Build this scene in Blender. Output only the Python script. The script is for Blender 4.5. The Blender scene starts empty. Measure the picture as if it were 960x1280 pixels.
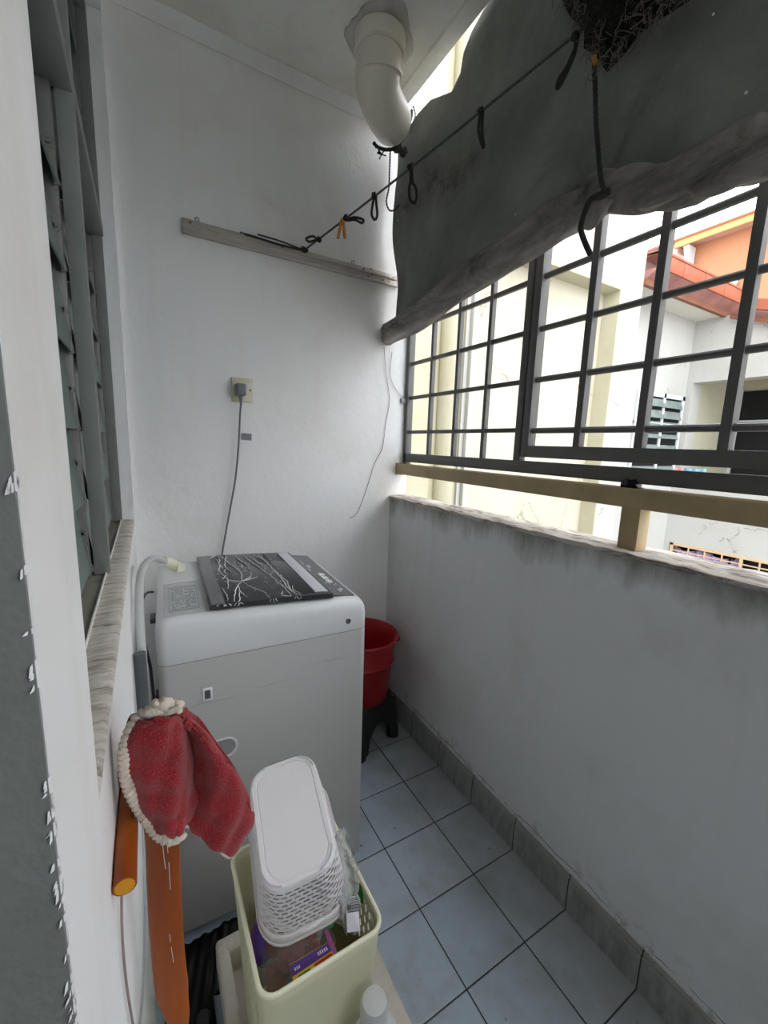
import bpy, bmesh, math, random
from mathutils import Vector, Matrix
random.seed(7)
SC = bpy.context.scene
COL = SC.collection
PI = math.pi

# ------------------------------------------------------------------ camera
YAW, PITCH, ROLL, FPX, CAMH = 0.52495538, -0.162162416, 0.0328171696, 514.33, 1.2862
fw = Vector((math.sin(YAW)*math.cos(PITCH), math.cos(YAW)*math.cos(PITCH), math.sin(PITCH)))
rt = Vector((math.cos(YAW), -math.sin(YAW), 0)); up = rt.cross(fw)
cr, sr = math.cos(ROLL), math.sin(ROLL)
R0 = cr*rt + sr*up; U0 = -sr*rt + cr*up
CAM = Vector((0, 0, CAMH))
cd = bpy.data.cameras.new('camera'); cam = bpy.data.objects.new('camera', cd); COL.objects.link(cam)
cam.matrix_world = Matrix(((R0.x, U0.x, -fw.x, 0), (R0.y, U0.y, -fw.y, 0), (R0.z, U0.z, -fw.z, CAMH), (0, 0, 0, 1)))
cd.sensor_fit = 'VERTICAL'; cd.sensor_height = 36; cd.sensor_width = 27
cd.lens = FPX/1280*36; cd.clip_start = .01; cd.clip_end = 200
SC.camera = cam

def P(px, py, ax, val):
    """world point seen at a photograph pixel, on the plane axis=val (measuring aid)"""
    d = R0*((px-480)/FPX) + U0*(-(py-640)/FPX) + fw
    k = (val-CAM[ax])/d[ax]
    return CAM + d*k

# ------------------------------------------------------------------ materials
def lin(c):
    r = []
    for v in c:
        v /= 255.0
        r.append(v/12.92 if v <= .04045 else ((v+.055)/1.055)**2.4)
    return (r[0], r[1], r[2], 1)

class NT:
    def __init__(s, name, rough=.6, spec=.3, metal=0.):
        s.m = bpy.data.materials.new(name); s.m.use_nodes = True
        s.t = s.m.node_tree; s.b = s.t.nodes['Principled BSDF']
        s.b.inputs['Roughness'].default_value = rough
        s.b.inputs['Specular IOR Level'].default_value = spec
        s.b.inputs['Metallic'].default_value = metal
        s.co = s.t.nodes.new('ShaderNodeTexCoord').outputs['Object']
    def n(s, typ, **kw):
        nd = s.t.nodes.new(typ)
        for k, v in kw.items():
            if k in nd.inputs.keys(): nd.inputs[k].default_value = v
            else: setattr(nd, k, v)
        return nd
    def link(s, a, b): s.t.links.new(a, b)
    def mapped(s, scale=(1, 1, 1), rot=(0, 0, 0)):
        mp = s.n('ShaderNodeMapping'); mp.inputs['Scale'].default_value = scale; mp.inputs['Rotation'].default_value = rot
        s.link(s.co, mp.inputs['Vector']); return mp.outputs[0]
    def noise(s, scale, detail=4, rough=.55, vec=None, dist=0):
        nd = s.n('ShaderNodeTexNoise', Scale=scale, Detail=detail, Roughness=rough, Distortion=dist)
        s.link(vec if vec is not None else s.co, nd.inputs['Vector']); return nd.outputs['Fac']
    def ramp(s, fac, stops):
        r = s.n('ShaderNodeValToRGB'); el = r.color_ramp.elements
        while len(el) < len(stops): el.new(.5)
        for e, (p, c) in zip(el, stops):
            e.position = p; e.color = c if len(c) == 4 else lin(c)
        s.link(fac, r.inputs[0]); return r.outputs[0]
    def mask(s, fac, a, b):
        r = s.n('ShaderNodeMapRange'); r.inputs['From Min'].default_value = a; r.inputs['From Max'].default_value = b
        s.link(fac, r.inputs[0]); return r.outputs[0]
    def math(s, op, a, b=None, clamp=False):
        m = s.n('ShaderNodeMath', operation=op); m.use_clamp = clamp
        for i, v in enumerate((a, b)):
            if v is None: continue
            if isinstance(v, (int, float)): m.inputs[i].default_value = v
            else: s.link(v, m.inputs[i])
        return m.outputs[0]
    def mix(s, fac, a, b):
        m = s.n('ShaderNodeMix', data_type='RGBA')
        for i, v in ((0, fac), (6, a), (7, b)):
            if isinstance(v, (int, float)): m.inputs[i].default_value = v
            elif isinstance(v, tuple): m.inputs[i].default_value = v if len(v) == 4 else lin(v)
            else: s.link(v, m.inputs[i])
        return m.outputs[2]
    def sep(s):
        x = s.n('ShaderNodeSeparateXYZ'); s.link(s.co, x.inputs[0]); return x.outputs
    def color(s, c):
        if isinstance(c, tuple): s.b.inputs['Base Color'].default_value = c if len(c) == 4 else lin(c)
        else: s.link(c, s.b.inputs['Base Color'])
        return s
    def bump(s, h, strength=.3, dist=.01):
        b = s.n('ShaderNodeBump', Strength=strength, Distance=dist)
        s.link(h, b.inputs['Height']); s.link(b.outputs[0], s.b.inputs['Normal']); return s

M = {}
def simple(name, c, rough=.5, var=.12, scale=30, bump=0., spec=.35, metal=0., bscale=None, trans=0., coat=0., vec=None, alpha=1., sss=0):
    t = NT(name, rough, spec, metal)
    f = t.noise(scale, 5, .6, vec=(t.mapped(vec) if vec else None))
    c = lin(c)
    lo = tuple(v*(1-var) for v in c[:3])+(1,); hi = tuple(min(1, v*(1+var*.6)) for v in c[:3])+(1,)
    t.color(t.ramp(f, [(.3, lo), (.7, hi)]))
    if bump: t.bump(t.noise(bscale or scale*4, 4), bump, .004)
    if trans: t.b.inputs['Transmission Weight'].default_value = trans
    if coat: t.b.inputs['Coat Weight'].default_value = coat; t.b.inputs['Coat Roughness'].default_value = .08
    if alpha < 1: t.b.inputs['Alpha'].default_value = alpha
    M[name] = t.m; return t.m

# painted plaster walls
def plaster(name, base, dirt, dirt_amt=.25, scale=2.2, top=None, cracks=False, bump=.25):
    t = NT(name, .75, .2)
    f1 = t.noise(scale, 6, .62); f2 = t.noise(scale*9, 5, .7)
    c = t.mix(t.mask(f1, .48, .80), base, dirt)
    m2 = t.mask(f2, .62, .8); m2 = t.math('MULTIPLY', m2, dirt_amt)
    c = t.mix(m2, c, dirt)
    # brush streaks running down
    fs = t.noise(1, 3, .6, vec=t.mapped((28, 28, 1.6)))
    ms = t.math('MULTIPLY', t.mask(fs, .55, .85), dirt_amt)
    c = t.mix(ms, c, dirt)
    if top is not None:   # grime running down below a ledge at z=top[0], depth top[1]
        z = t.sep()[2]
        zz = t.math('ADD', z, t.math('MULTIPLY', t.math('SUBTRACT', t.noise(1, 5, .7, vec=t.mapped((9, 9, 3))), .5), top[1]*2.2))
        mt = t.mask(zz, top[0]-top[1], top[0])
        mt = t.math('MULTIPLY', mt, top[3])
        c = t.mix(mt, c, top[2])
    if cracks:
        v = t.n('ShaderNodeTexVoronoi', Scale=1.6, feature='DISTANCE_TO_EDGE')
        nz = t.n('ShaderNodeTexNoise', Scale=5.0, Detail=4.0); t.link(t.co, nz.inputs['Vector'])
        ad = t.n('ShaderNodeVectorMath', operation='MULTIPLY_ADD'); ad.inputs[1].default_value = (.25, .25, .25)
        t.link(nz.outputs['Color'], ad.inputs[0]); t.link(t.co, ad.inputs[2]); t.link(ad.outputs[0], v.inputs['Vector'])
        mk = t.math('MULTIPLY', t.math('LESS_THAN', v.outputs['Distance'], .006), t.math('GREATER_THAN', f1, .52))
        c = t.mix(t.math('MULTIPLY', mk, .55), c, (120, 112, 100))
    if name == 'wall_parapet':
        z = t.sep()[2]; zz = t.math('ADD', z, t.math('MULTIPLY', t.math('SUBTRACT', t.noise(1, 6, .65, vec=t.mapped((1, 7, 1))), .5), .05))
        ln = t.math('MULTIPLY', t.math('LESS_THAN', t.math('ABSOLUTE', t.math('SUBTRACT', zz, .128)), .0016), t.mask(t.noise(9, 4), .42, .5))
        c = t.mix(t.math('MULTIPLY', ln, .75), c, (70, 66, 60))
        chip = t.math('MULTIPLY', t.mask(t.noise(16, 6, .7), .52, .60), t.math('SUBTRACT', 1.0, t.mask(zz, .11, .19)))
        c = t.mix(t.math('MULTIPLY', chip, .6), c, (150, 144, 134))
    t.color(c)
    h = t.math('ADD', t.math('MULTIPLY', t.noise(14, 5, .6), 1.), t.math('MULTIPLY', t.noise(90, 3, .6), .25))
    t.bump(h, bump, .012)
    M[name] = t.m; return t.m

plaster('wall_white', (243, 244, 245), (222, 220, 214), .2)
plaster('wall_back', (242, 242, 242), (228, 222, 214), .22, 1.7)
plaster('wall_parapet', (226, 227, 228), (205, 204, 199), .3, 2.6, top=(1.055, .09, (100, 97, 84), .75))
plaster('ceiling_paint', (248, 247, 241), (226, 216, 202), .4, 2.0)
plaster('jamb_shade', (134, 137, 135), (122, 124, 121), .2, 4, bump=.25)
plaster('neighbour_cream', (190, 185, 168), (178, 170, 147), .22, 1.2, cracks=True)
plaster('neighbour_white', (182, 181, 177), (170, 166, 157), .2, 1.2, cracks=True)
plaster('neighbour_yellow', (182, 177, 156), (166, 160, 134), .3, 1.5)
plaster('orange_render', (170, 118, 88), (158, 106, 76), .2, 1.0)
plaster('soffit_white', (214, 211, 204), (214, 208, 198), .2, 1.0)
plaster('concrete', (150, 147, 138), (110, 106, 98), .5, 1.0)

# weathered, rough parapet/sill top
def weathered(name, light, mid, dark, stretch):
    t = NT(name, .9, .1)
    f = t.noise(1, 8, .72, vec=t.mapped(stretch), dist=.6)
    c = t.ramp(f, [(.30, dark), (.44, mid), (.56, light), (.8, light)])
    t.color(c); t.bump(f, .6, .01); M[name] = t.m
weathered('parapet_top', (204, 197, 190), (150, 142, 134), (62, 58, 54), (34, 7, 34))
weathered('sill_top', (226, 221, 213), (200, 192, 182), (120, 110, 100), (14, 70, 14))

# floor tile: grout grid measured from the photograph
def tiles():
    t = NT('floor_tile', .30, .45)
    s = t.sep(); S = .19818
    def cell(v, off, size):
        a = t.math('DIVIDE', t.math('SUBTRACT', v, off), size)
        fr = t.math('FRACT', a)
        d = t.math('MINIMUM', fr, t.math('SUBTRACT', 1.0, fr))
        return t.math('MULTIPLY', d, size), t.math('FLOOR', a)
    dy, iy = cell(s[1], 1.36-S*30, S)
    dx, ix = cell(s[0], .802-.2*30, .2)
    near = t.math('MINIMUM', dx, dy)
    g = t.math('LESS_THAN', near, .0016)
    cmb = t.n('ShaderNodeCombineXYZ'); t.link(ix, cmb.inputs[0]); t.link(iy, cmb.inputs[1])
    wn = t.n('ShaderNodeTexWhiteNoise'); t.link(cmb.outputs[0], wn.inputs[0])
    base = t.mix(wn.outputs['Value'], (184, 199, 216), (194, 207, 222))
    dirt = t.mask(t.noise(7, 7, .65), .5, .72)
    base = t.mix(t.math('MULTIPLY', dirt, .45), base, (140, 142, 136))
    # more soiling near the parapet side
    edge = t.math('MULTIPLY', t.mask(t.math('ADD', s[0], t.math('MULTIPLY', t.noise(9, 5), .35)), .80, 1.08), .72)
    base = t.mix(edge, base, (128, 128, 120))
    spot = t.math('GREATER_THAN', t.noise(38, 3, .5), .735)
    base = t.mix(t.math('MULTIPLY', spot, .7), base, (86, 82, 76))
    t.color(t.mix(g, base, (52, 47, 44)))
    h = t.mask(near, .0, .004); t.bump(h, .5, .003)
    M['floor_tile'] = t.m
tiles()
def skirt():
    t = NT('skirting_tile', .5, .3); s = t.sep(); S = .19818
    fr = t.math('FRACT', t.math('DIVIDE', t.math('SUBTRACT', s[1], 1.36-S*30), S))
    d = t.math('MULTIPLY', t.math('MINIMUM', fr, t.math('SUBTRACT', 1.0, fr)), S)
    g = t.math('LESS_THAN', d, .0016)
    f = t.noise(1, 6, .7, vec=t.mapped((30, 30, 6)))
    c = t.ramp(f, [(.3, (120, 122, 118)), (.6, (160, 163, 160)), (.8, (182, 184, 180))])
    top = t.mask(t.math('ADD', s[2], t.math('MULTIPLY', t.noise(22, 5), .03)), .095, .118)
    c = t.mix(t.math('MULTIPLY', top, .6), c, (170, 166, 158))
    t.color(t.mix(g, c, (48, 44, 40))); t.bump(f, .3, .004); M['skirting_tile'] = t.m
skirt()

simple('steel_grey', (98, 97, 95), .45, .1, 20, .1, .4)
simple('steel_light', (150, 152, 155), .45, .1, 20, .1, .4)
simple('rail_tan', (176, 156, 118), .5, .16, 9, .2, .3)
simple('frame_grey', (128, 131, 130), .5, .12, 12, .15, .35)
simple('aluminium', (136, 135, 133), .45, .14, 30, .1, .5, .3)
simple('louvre_glass', (112, 130, 126), .4, .12, 6, .05, .4)
simple('trim_white', (228, 228, 224), .5, .08, 20)
simple('reveal_cream', (222, 222, 212), .7, .08, 4, .2)
simple('pvc_cream', (244, 239, 222), .42, .10, 5, .05, .4)
simple('cement', (214, 209, 200), .9, .2, 14, .6, .1)
simple('batten_metal', (188, 182, 174), .5, .22, 9, .15, .4, .25, vec=(1, 1, 8))
simple('rust', (134, 92, 74), .8, .4, 20, .4)
simple('machine_white', (226, 227, 228), .32, .03, 3, .0, .45)
simple('machine_panel', (184, 184, 183), .35, .03, 3, .0, .45)
simple('machine_seam', (120, 122, 124), .5, .05)
simple('button_white', (236, 238, 240), .3, .03)
simple('strip_silver', (206, 208, 216), .35, .05, 8)
simple('slot_black', (12, 12, 13), .15, .1)
simple('panel_dark', (98, 100, 104), .28, .08, 12, 0, .4)
simple('dark_square', (84, 86, 88), .5, .1)
simple('hose_grey', (196, 198, 198), .45, .08, 10, .0)
simple('hose_dark', (88, 91, 94), .5, .15, 10)
simple('black_rubber', (22, 22, 23), .5, .2, 20)
simple('cable_grey', (112, 114, 118), .45, .08)
simple('plug_grey', (122, 126, 132), .42, .06, 30, .05)
simple('socket_cream', (222, 218, 192), .4, .08, 25)
simple('tap_cream', (232, 230, 206), .35, .06)
simple('bucket_red', (158, 22, 30), .35, .12, 6, .0, .4)
simple('stool_black', (34, 38, 36), .55, .15, 20, .2)
simple('rim_cream', (242, 240, 212), .35, .03)
simple('bin_cream', (224, 221, 186), .4, .05, 5, .0, .4)
simple('basket_white', (238, 234, 236), .38, .03, 6, .0, .4)
simple('foam_white', (222, 216, 204), .85, .08, 60, .5, .15)
simple('onion_brown', (150, 66, 52), .6, .5, 40, .6)
simple('green_plastic', (30, 150, 70), .35, .2, 30)
simple('teal_plastic', (70, 180, 165), .35, .2, 30)
simple('pink_plastic', (198, 112, 170), .4, .1)
simple('card_purple', (98, 66, 150), .5, .08, 30)
simple('card_yellow', (242, 208, 42), .5, .05, 30)
simple('card_red', (200, 66, 40), .5, .08, 30)
simple('card_green', (28, 96, 60), .5, .1, 30)
simple('card_blue', (120, 176, 196), .5, .3, 260)
simple('card_white', (220, 218, 226), .5, .05)
simple('orange_peg', (214, 140, 60), .45, .1)
simple('cord_black', (56, 56, 56), .85, .35, 200, .5)
simple('cord_grey', (92, 94, 94), .8, .3, 150, .4)
simple('crochet', (226, 214, 200), .9, .12, 90, .5)
simple('brass', (196, 168, 100), .35, .2, 40, .1, .5, .6)
simple('label_ink', (172, 176, 180), .6, .1)
simple('tape_grey', (132, 134, 140), .6, .15, 60)
simple('wire_thin', (132, 118, 108), .6, .2)
simple('cable_mauve', (150, 128, 126), .6, .1)
simple('wall_cable', (178, 182, 188), .6, .1)
simple('terracotta', (158, 88, 64), .6, .22, 5, .2)
simple('fascia_board', (128, 84, 66), .6, .2, 5)
simple('gutter_mauve', (160, 112, 106), .6, .25, 6)
simple('fascia_orange', (206, 156, 96), .5, .08, 4)
simple('eave_pink', (198, 162, 150), .6, .1, 4)
simple('window_frame_white', (204, 206, 208), .4, .05)
simple('vent_grille_peach', (206, 176, 142), .5, .08)
simple('curtain_lilac', (196, 172, 216), .8, .3, 30, .3)
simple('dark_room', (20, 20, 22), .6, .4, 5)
simple('neighbour_louvre', (126, 138, 134), .2, .25, 8)
simple('cloth_pink', (226, 150, 150), .8, .2)
simple('cloth_blue', (130, 180, 214), .8, .2)
simple('room_wall', (120, 120, 118), .8, .1)
simple('floor_dark', (20, 20, 22), .45, .5, 18, .3)
simple('paint_flake', (238, 240, 242), .7, .04, 40, .3)

def glassy(name, c, rough=.12, alpha=.35, bump=.8, scale=25, spec=.6):
    t = NT(name, rough, spec); t.color(c); t.b.inputs['Alpha'].default_value = alpha
    t.bump(t.noise(scale, 4, .6, dist=1.), bump, .02); M[name] = t.m
glassy('film_clear', (205, 208, 210), .18, .28)
glassy('bag_clear', (214, 208, 206), .12, .30, 1., 45)
glassy('packet_clear', (205, 210, 208), .16, .55, 1., 35)
glassy('cap_frost', (226, 228, 228), .3, .62, .1)
glassy('bottle_white', (232, 234, 234), .35, .92, .05)

def lidmat():
    t = NT('lid_glass', .14, .5)
    wv = t.n('ShaderNodeTexVoronoi', Scale=1.0, feature='DISTANCE_TO_EDGE')
    mp = t.mapped((22, 5.5, 22)); nz = t.n('ShaderNodeTexNoise', Scale=9.0, Detail=4.0)
    t.link(t.co, nz.inputs['Vector'])
    ad = t.n('ShaderNodeVectorMath', operation='MULTIPLY_ADD'); ad.inputs[1].default_value = (2.2, 2.2, 2.2)
    t.link(nz.outputs['Color'], ad.inputs[0]); t.link(mp, ad.inputs[2]); t.link(ad.outputs[0], wv.inputs['Vector'])
    t.color((52, 53, 55)); t.bump(t.noise(30, 4, .7, dist=1), .25, .004); M['lid_glass'] = t.m
lidmat()
simple('film_crease_and_glint', (236, 238, 240), .3, .2, 80, 0, .6)

def tarpmat():
    t = NT('tarp', .8, .25)
    f = t.noise(3.2, 8, .68); f2 = t.noise(40, 5, .7)
    c = t.ramp(f, [(.3, (120, 122, 119)), (.5, (140, 142, 138)), (.72, (160, 161, 156))])
    s_ = t.sep()       # long grimy smear crossing the sheet from its upper far corner
    d = t.math('ABSOLUTE', t.math('ADD', t.math('SUBTRACT', s_[2], .06), t.math('MULTIPLY', t.math('ADD', t.noise(4, 5, .7), t.math('MULTIPLY', s_[1], -.35)), .22)))
    m_ = t.math('MULTIPLY', t.math('SUBTRACT', 1.0, t.mask(d, .0, .085)), t.mask(t.noise(22, 6, .75), .36, .66))
    m_ = t.math('MULTIPLY', m_, t.mask(s_[1], .1, .35))
    c = t.mix(t.math('MULTIPLY', m_, .75), c, (70, 62, 54))
    t.color(c)
    tl = t.n('ShaderNodeBsdfTranslucent'); t.link(c, tl.inputs['Color']); mx = t.n('ShaderNodeMixShader'); mx.inputs[0].default_value = .3
    t.link(t.b.outputs[0], mx.inputs[1]); t.link(tl.outputs[0], mx.inputs[2]); t.link(mx.outputs[0], t.t.nodes['Material Output'].inputs['Surface'])
    t.bump(t.math('ADD', t.noise(5, 6, .6, dist=.8), t.math('MULTIPLY', t.noise(260, 2), .08)), .55, .03)
    M['tarp'] = t.m
    t = NT('tarp_hem', .8, .2)
    f = t.noise(1, 8, .7, vec=t.mapped((14, 5, 14)), dist=.8)
    c = t.ramp(f, [(.28, (78, 75, 74)), (.46, (136, 131, 128)), (.62, (168, 160, 156)), (.8, (196, 187, 182))])
    t.color(c); t.bump(f, .7, .02); M['tarp_hem'] = t.m
tarpmat()
def towelmat():
    t = NT('towel_red', .95, .1)
    c = t.ramp(t.noise(9, 5, .6), [(.3, (118, 24, 32)), (.6, (156, 36, 44)), (.8, (172, 52, 58))])
    f = t.noise(620, 2, .6)
    c = t.mix(t.math('MULTIPLY', t.mask(f, .5, .75), .4), c, (212, 110, 108))
    t.color(c); t.bump(f, .6, .003); t.b.inputs['Sheen Weight'].default_value = .25
    M['towel_red'] = t.m
    t = NT('orange_pipe', .42, .3)
    c = t.ramp(t.noise(1, 4, .6, vec=t.mapped((18, 18, 3))), [(.3, (128, 58, 10)), (.6, (160, 78, 14)), (.8, (180, 98, 28))])
    t.color(c); t.b.inputs['Coat Weight'].default_value = .15; t.b.inputs['Coat Roughness'].default_value = .15
    t.bump(t.noise(60, 3), .1, .003); M['orange_pipe'] = t.m
    simple('pipe_inside', (206, 140, 20), .5, .15, 20)
    t = NT('straw_dark', .95, .05)
    t.color(t.ramp(t.noise(60, 4, .7), [(.3, (26, 25, 23)), (.58, (52, 50, 46)), (.8, (112, 108, 100))])); M['straw_dark'] = t.m
    t = NT('bamboo', .9, .1); t.color((118, 112, 104)); M['nest_light'] = t.m
towelmat()

# ------------------------------------------------------------------ mesh builder
def catmull(pts, n=6, closed=False):
    pts = [Vector(p) for p in pts]; N = len(pts); out = []
    rng = range(N if closed else N-1)
    for i in rng:
        if closed: a, b, c, d = pts[(i-1) % N], pts[i], pts[(i+1) % N], pts[(i+2) % N]
        else: a, b, c, d = pts[max(i-1, 0)], pts[i], pts[i+1], pts[min(i+2, N-1)]
        for k in range(n):
            t = k/n
            out.append(.5*((2*b)+(-a+c)*t+(2*a-5*b+4*c-d)*t*t+(-a+3*b-3*c+d)*t**3))
    if not closed: out.append(pts[-1])
    return out

class MB:
    def __init__(s): s.bm = bmesh.new()
    def box(s, lo, hi, bev=0., seg=2, mat=None):
        lo = Vector(lo); hi = Vector(hi)
        b2 = bmesh.new(); bmesh.ops.create_cube(b2, size=1)
        for v in b2.verts:
            v.co = Vector([(lo[i]+hi[i])/2+v.co[i]*(hi[i]-lo[i]) for i in range(3)])
        if bev: bmesh.ops.bevel(b2, geom=b2.edges[:], offset=bev, segments=seg, affect='EDGES', profile=.5)
        if mat is not None: b2.transform(mat)
        s.merge(b2); return s
    def merge(s, b2):
        me = bpy.data.meshes.new('tmp'); b2.to_mesh(me); b2.free(); s.bm.from_mesh(me); bpy.data.meshes.remove(me)
    def bar(s, a, b, w, h, upv=(0, 0, 1), bev=0.):
        a = Vector(a); b = Vector(b); d = b-a; L = d.length; z = d.normalized(); x = Vector(upv).cross(z).normalized(); y = z.cross(x)
        m = Matrix(((x.x, y.x, z.x, a.x), (x.y, y.y, z.y, a.y), (x.z, y.z, z.z, a.z), (0, 0, 0, 1)))
        return s.box((-w/2, -h/2, 0), (w/2, h/2, L), bev, 2, m)
    def tube(s, pts, r, seg=10, smooth=0, cap=True, flat=1., upv=None):
        pts = [Vector(p) for p in pts]
        n0 = len(pts)
        if callable(r): rr = r
        else: rr = (lambda t: r)
        if smooth: pts = catmull(pts, smooth)
        N = len(pts); rings = []
        t0 = (pts[1]-pts[0]).normalized()
        nrm = Vector(upv) if upv else (Vector((0, 0, 1)) if abs(t0.z) < .9 else Vector((1, 0, 0)))
        nrm = (nrm-t0*nrm.dot(t0)).normalized()
        for i, p in enumerate(pts):
            t = (pts[min(i+1, N-1)]-pts[max(i-1, 0)])
            if t.length < 1e-9: t = t0
            t = t.normalized(); nrm = (nrm-t*nrm.dot(t)); nrm = nrm.normalized() if nrm.length > 1e-6 else t.orthogonal().normalized()
            bi = t.cross(nrm); R = rr(i/(N-1))
            rings.append([s.bm.verts.new(p+R*(math.cos(2*PI*k/seg)*nrm*flat+math.sin(2*PI*k/seg)*bi)) for k in range(seg)])
        for i in range(N-1):
            for k in range(seg):
                s.bm.faces.new((rings[i][k], rings[i][(k+1) % seg], rings[i+1][(k+1) % seg], rings[i+1][k]))
        if cap:
            s.bm.faces.new(rings[0][::-1]); s.bm.faces.new(rings[-1])
        return s
    def rope(s, pts, r, strands=2, pitch=.02, seg=6, smooth=6, deep=.5):
        """strands twisted about the path"""
        c = catmull(pts, smooth) if smooth else [Vector(p) for p in pts]
        L = [0]
        for i in range(1, len(c)): L.append(L[-1]+(c[i]-c[i-1]).length)
        n = max(6, int(L[-1]/pitch*8)); n = min(n, 900)
        def at(d):
            for i in range(1, len(c)):
                if L[i] >= d: f = (d-L[i-1])/max(1e-9, L[i]-L[i-1]); return c[i-1].lerp(c[i], f)
            return c[-1]
        P0 = [at(L[-1]*i/n) for i in range(n+1)]
        nrm = (P0[1]-P0[0]).normalized().orthogonal().normalized(); fr = []
        for i, p in enumerate(P0):
            t = (P0[min(i+1, n)]-P0[max(i-1, 0)]).normalized(); nrm = (nrm-t*nrm.dot(t)).normalized(); fr.append((nrm.copy(), t.cross(nrm)))
        for k in range(strands):
            q = []
            for i, p in enumerate(P0):
                a = 2*PI*(L[-1]*i/n/pitch)+2*PI*k/strands
                q.append(p+r*deep*(math.cos(a)*fr[i][0]+math.sin(a)*fr[i][1]))
            s.tube(q, r*(1.06-deep), seg)
        return s
    def lathe(s, prof, c=(0, 0, 0), seg=48, cap0=False, cap1=False, sx=1., sy=1.):
        rings = []
        for (r, z) in prof:
            rings.append([s.bm.verts.new((c[0]+sx*r*math.cos(2*PI*k/seg), c[1]+sy*r*math.sin(2*PI*k/seg), c[2]+z)) for k in range(seg)])
        for i in range(len(prof)-1):
            for k in range(seg):
                s.bm.faces.new((rings[i][k], rings[i][(k+1) % seg], rings[i+1][(k+1) % seg], rings[i+1][k]))
        if cap0: s.bm.faces.new(rings[0][::-1])
        if cap1: s.bm.faces.new(rings[-1])
        return s
    def grid(s, pts, closed=False):
        V = [[s.bm.verts.new(p) for p in row] for row in pts]
        for i in range(len(V)-1):
            n = len(V[i])
            for j in range(n if closed else n-1):
                s.bm.faces.new((V[i][j], V[i][(j+1) % n], V[i+1][(j+1) % n], V[i+1][j]))
        return V
    def poly(s, pts, ext):
        """extrude polygon by vector ext"""
        a = [s.bm.verts.new(Vector(p)) for p in pts]; b = [s.bm.verts.new(Vector(p)+Vector(ext)) for p in pts]
        n = len(a); s.bm.faces.new(a[::-1]); s.bm.faces.new(b)
        for i in range(n): s.bm.faces.new((a[i], a[(i+1) % n], b[(i+1) % n], b[i]))
        return s
    def ball(s, c, r, sc=(1, 1, 1), sub=3, noise=0.):
        b2 = bmesh.new(); bmesh.ops.create_icosphere(b2, subdivisions=sub, radius=1)
        for v in b2.verts:
            k = 1+noise*random.uniform(-1, 1); v.co = Vector((c[0]+v.co.x*r*sc[0]*k, c[1]+v.co.y*r*sc[1]*k, c[2]+v.co.z*r*sc[2]*k))
        s.merge(b2); return s
    def holes(s, fn, nu, nv, fu=.6, fv=.5, diamond=False, skip=None, closed=False, stagger=False):
        """surface fn(u,v) cut by a regular pattern of openings"""
        for i in range(nu):
            for j in range(nv):
                u0, u1 = i/nu, (i+1)/nu; v0, v1 = j/nv, (j+1)/nv
                if stagger and j % 2: u0 += .5/nu; u1 += .5/nu
                um, vm = (u0+u1)/2, (v0+v1)/2
                O = [(u0, v0), (u1, v0), (u1, v1), (u0, v1)]
                if skip and skip(um, vm):
                    s.bm.faces.new([s.bm.verts.new(fn(*o)) for o in O]); continue
                if diamond:
                    I = [(um, vm-fv*(v1-v0)/2), (um+fu*(u1-u0)/2, vm), (um, vm+fv*(v1-v0)/2), (um-fu*(u1-u0)/2, vm)]
                    Vo = [s.bm.verts.new(fn(*o)) for o in O]; Vi = [s.bm.verts.new(fn(*o)) for o in I]
                    for k in range(4):
                        s.bm.faces.new((Vo[k], Vo[(k+1) % 4], Vi[(k+1) % 4], Vi[k]))
                else:
                    hu, hv = fu*(u1-u0)/2, fv*(v1-v0)/2
                    I = [(um-hu, vm-hv), (um+hu, vm-hv), (um+hu, vm+hv), (um-hu, vm+hv)]
                    Vo = [s.bm.verts.new(fn(*o)) for o in O]; Vi = [s.bm.verts.new(fn(*o)) for o in I]
                    for k in range(4): s.bm.faces.new((Vo[k], Vo[(k+1) % 4], Vi[(k+1) % 4], Vi[k]))
        bmesh.ops.remove_doubles(s.bm, verts=s.bm.verts[:], dist=1e-5)
        return s
    def build(s, name, mat, parent=None, angle=35, smooth=True, solid=0., off=-1, sub=0, xf=None):
        me = bpy.data.meshes.new(name)
        if xf is not None: s.bm.transform(xf)
        if parent is not None:
            w = Vector((0, 0, 0)); p = parent
            while p is not None: w += Vector(p.location); p = p.parent
            bmesh.ops.translate(s.bm, verts=s.bm.verts[:], vec=-w)
        bmesh.ops.recalc_face_normals(s.bm, faces=s.bm.faces[:])
        s.bm.to_mesh(me); s.bm.free()
        mats = mat if isinstance(mat, (list, tuple)) else [mat]
        for m_ in mats: me.materials.append(M[m_])
        if smooth:
            for p_ in me.polygons: p_.use_smooth = True
            me.set_sharp_from_angle(angle=math.radians(angle))
        o = bpy.data.objects.new(name, me); COL.objects.link(o)
        if parent is not None: o.parent = parent
        if solid:
            md = o.modifiers.new('thickness', 'SOLIDIFY'); md.thickness = solid; md.offset = off
        if sub:
            md = o.modifiers.new('smooth', 'SUBSURF'); md.levels = sub; md.render_levels = sub
        return o

def tag(o, label=None, cat=None, group=None, kind=None):
    if label: o['label'] = label
    if cat: o['category'] = cat
    if group: o['group'] = group
    if kind: o['kind'] = kind
    return o
def thing(name, label, cat, loc, group=None):
    o = bpy.data.objects.new(name, None); o.empty_display_size = .05; COL.objects.link(o); o.location = loc
    return tag(o, label, cat, group)
def struct(name, mb, mat, parent=None, **kw):
    o = mb.build(name, mat, parent, **kw)
    if parent is None: o['kind'] = 'structure'
    return o
def dup(root, loc=None, label=None):
    r = root.copy(); COL.objects.link(r)
    if loc is not None: r.location = loc
    if label: r['label'] = label
    for ch in list(root.children):
        c = ch.copy(); COL.objects.link(c); c.parent = r
        for g in list(ch.children):
            d = g.copy(); COL.objects.link(d); d.parent = c
    return r

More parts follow.
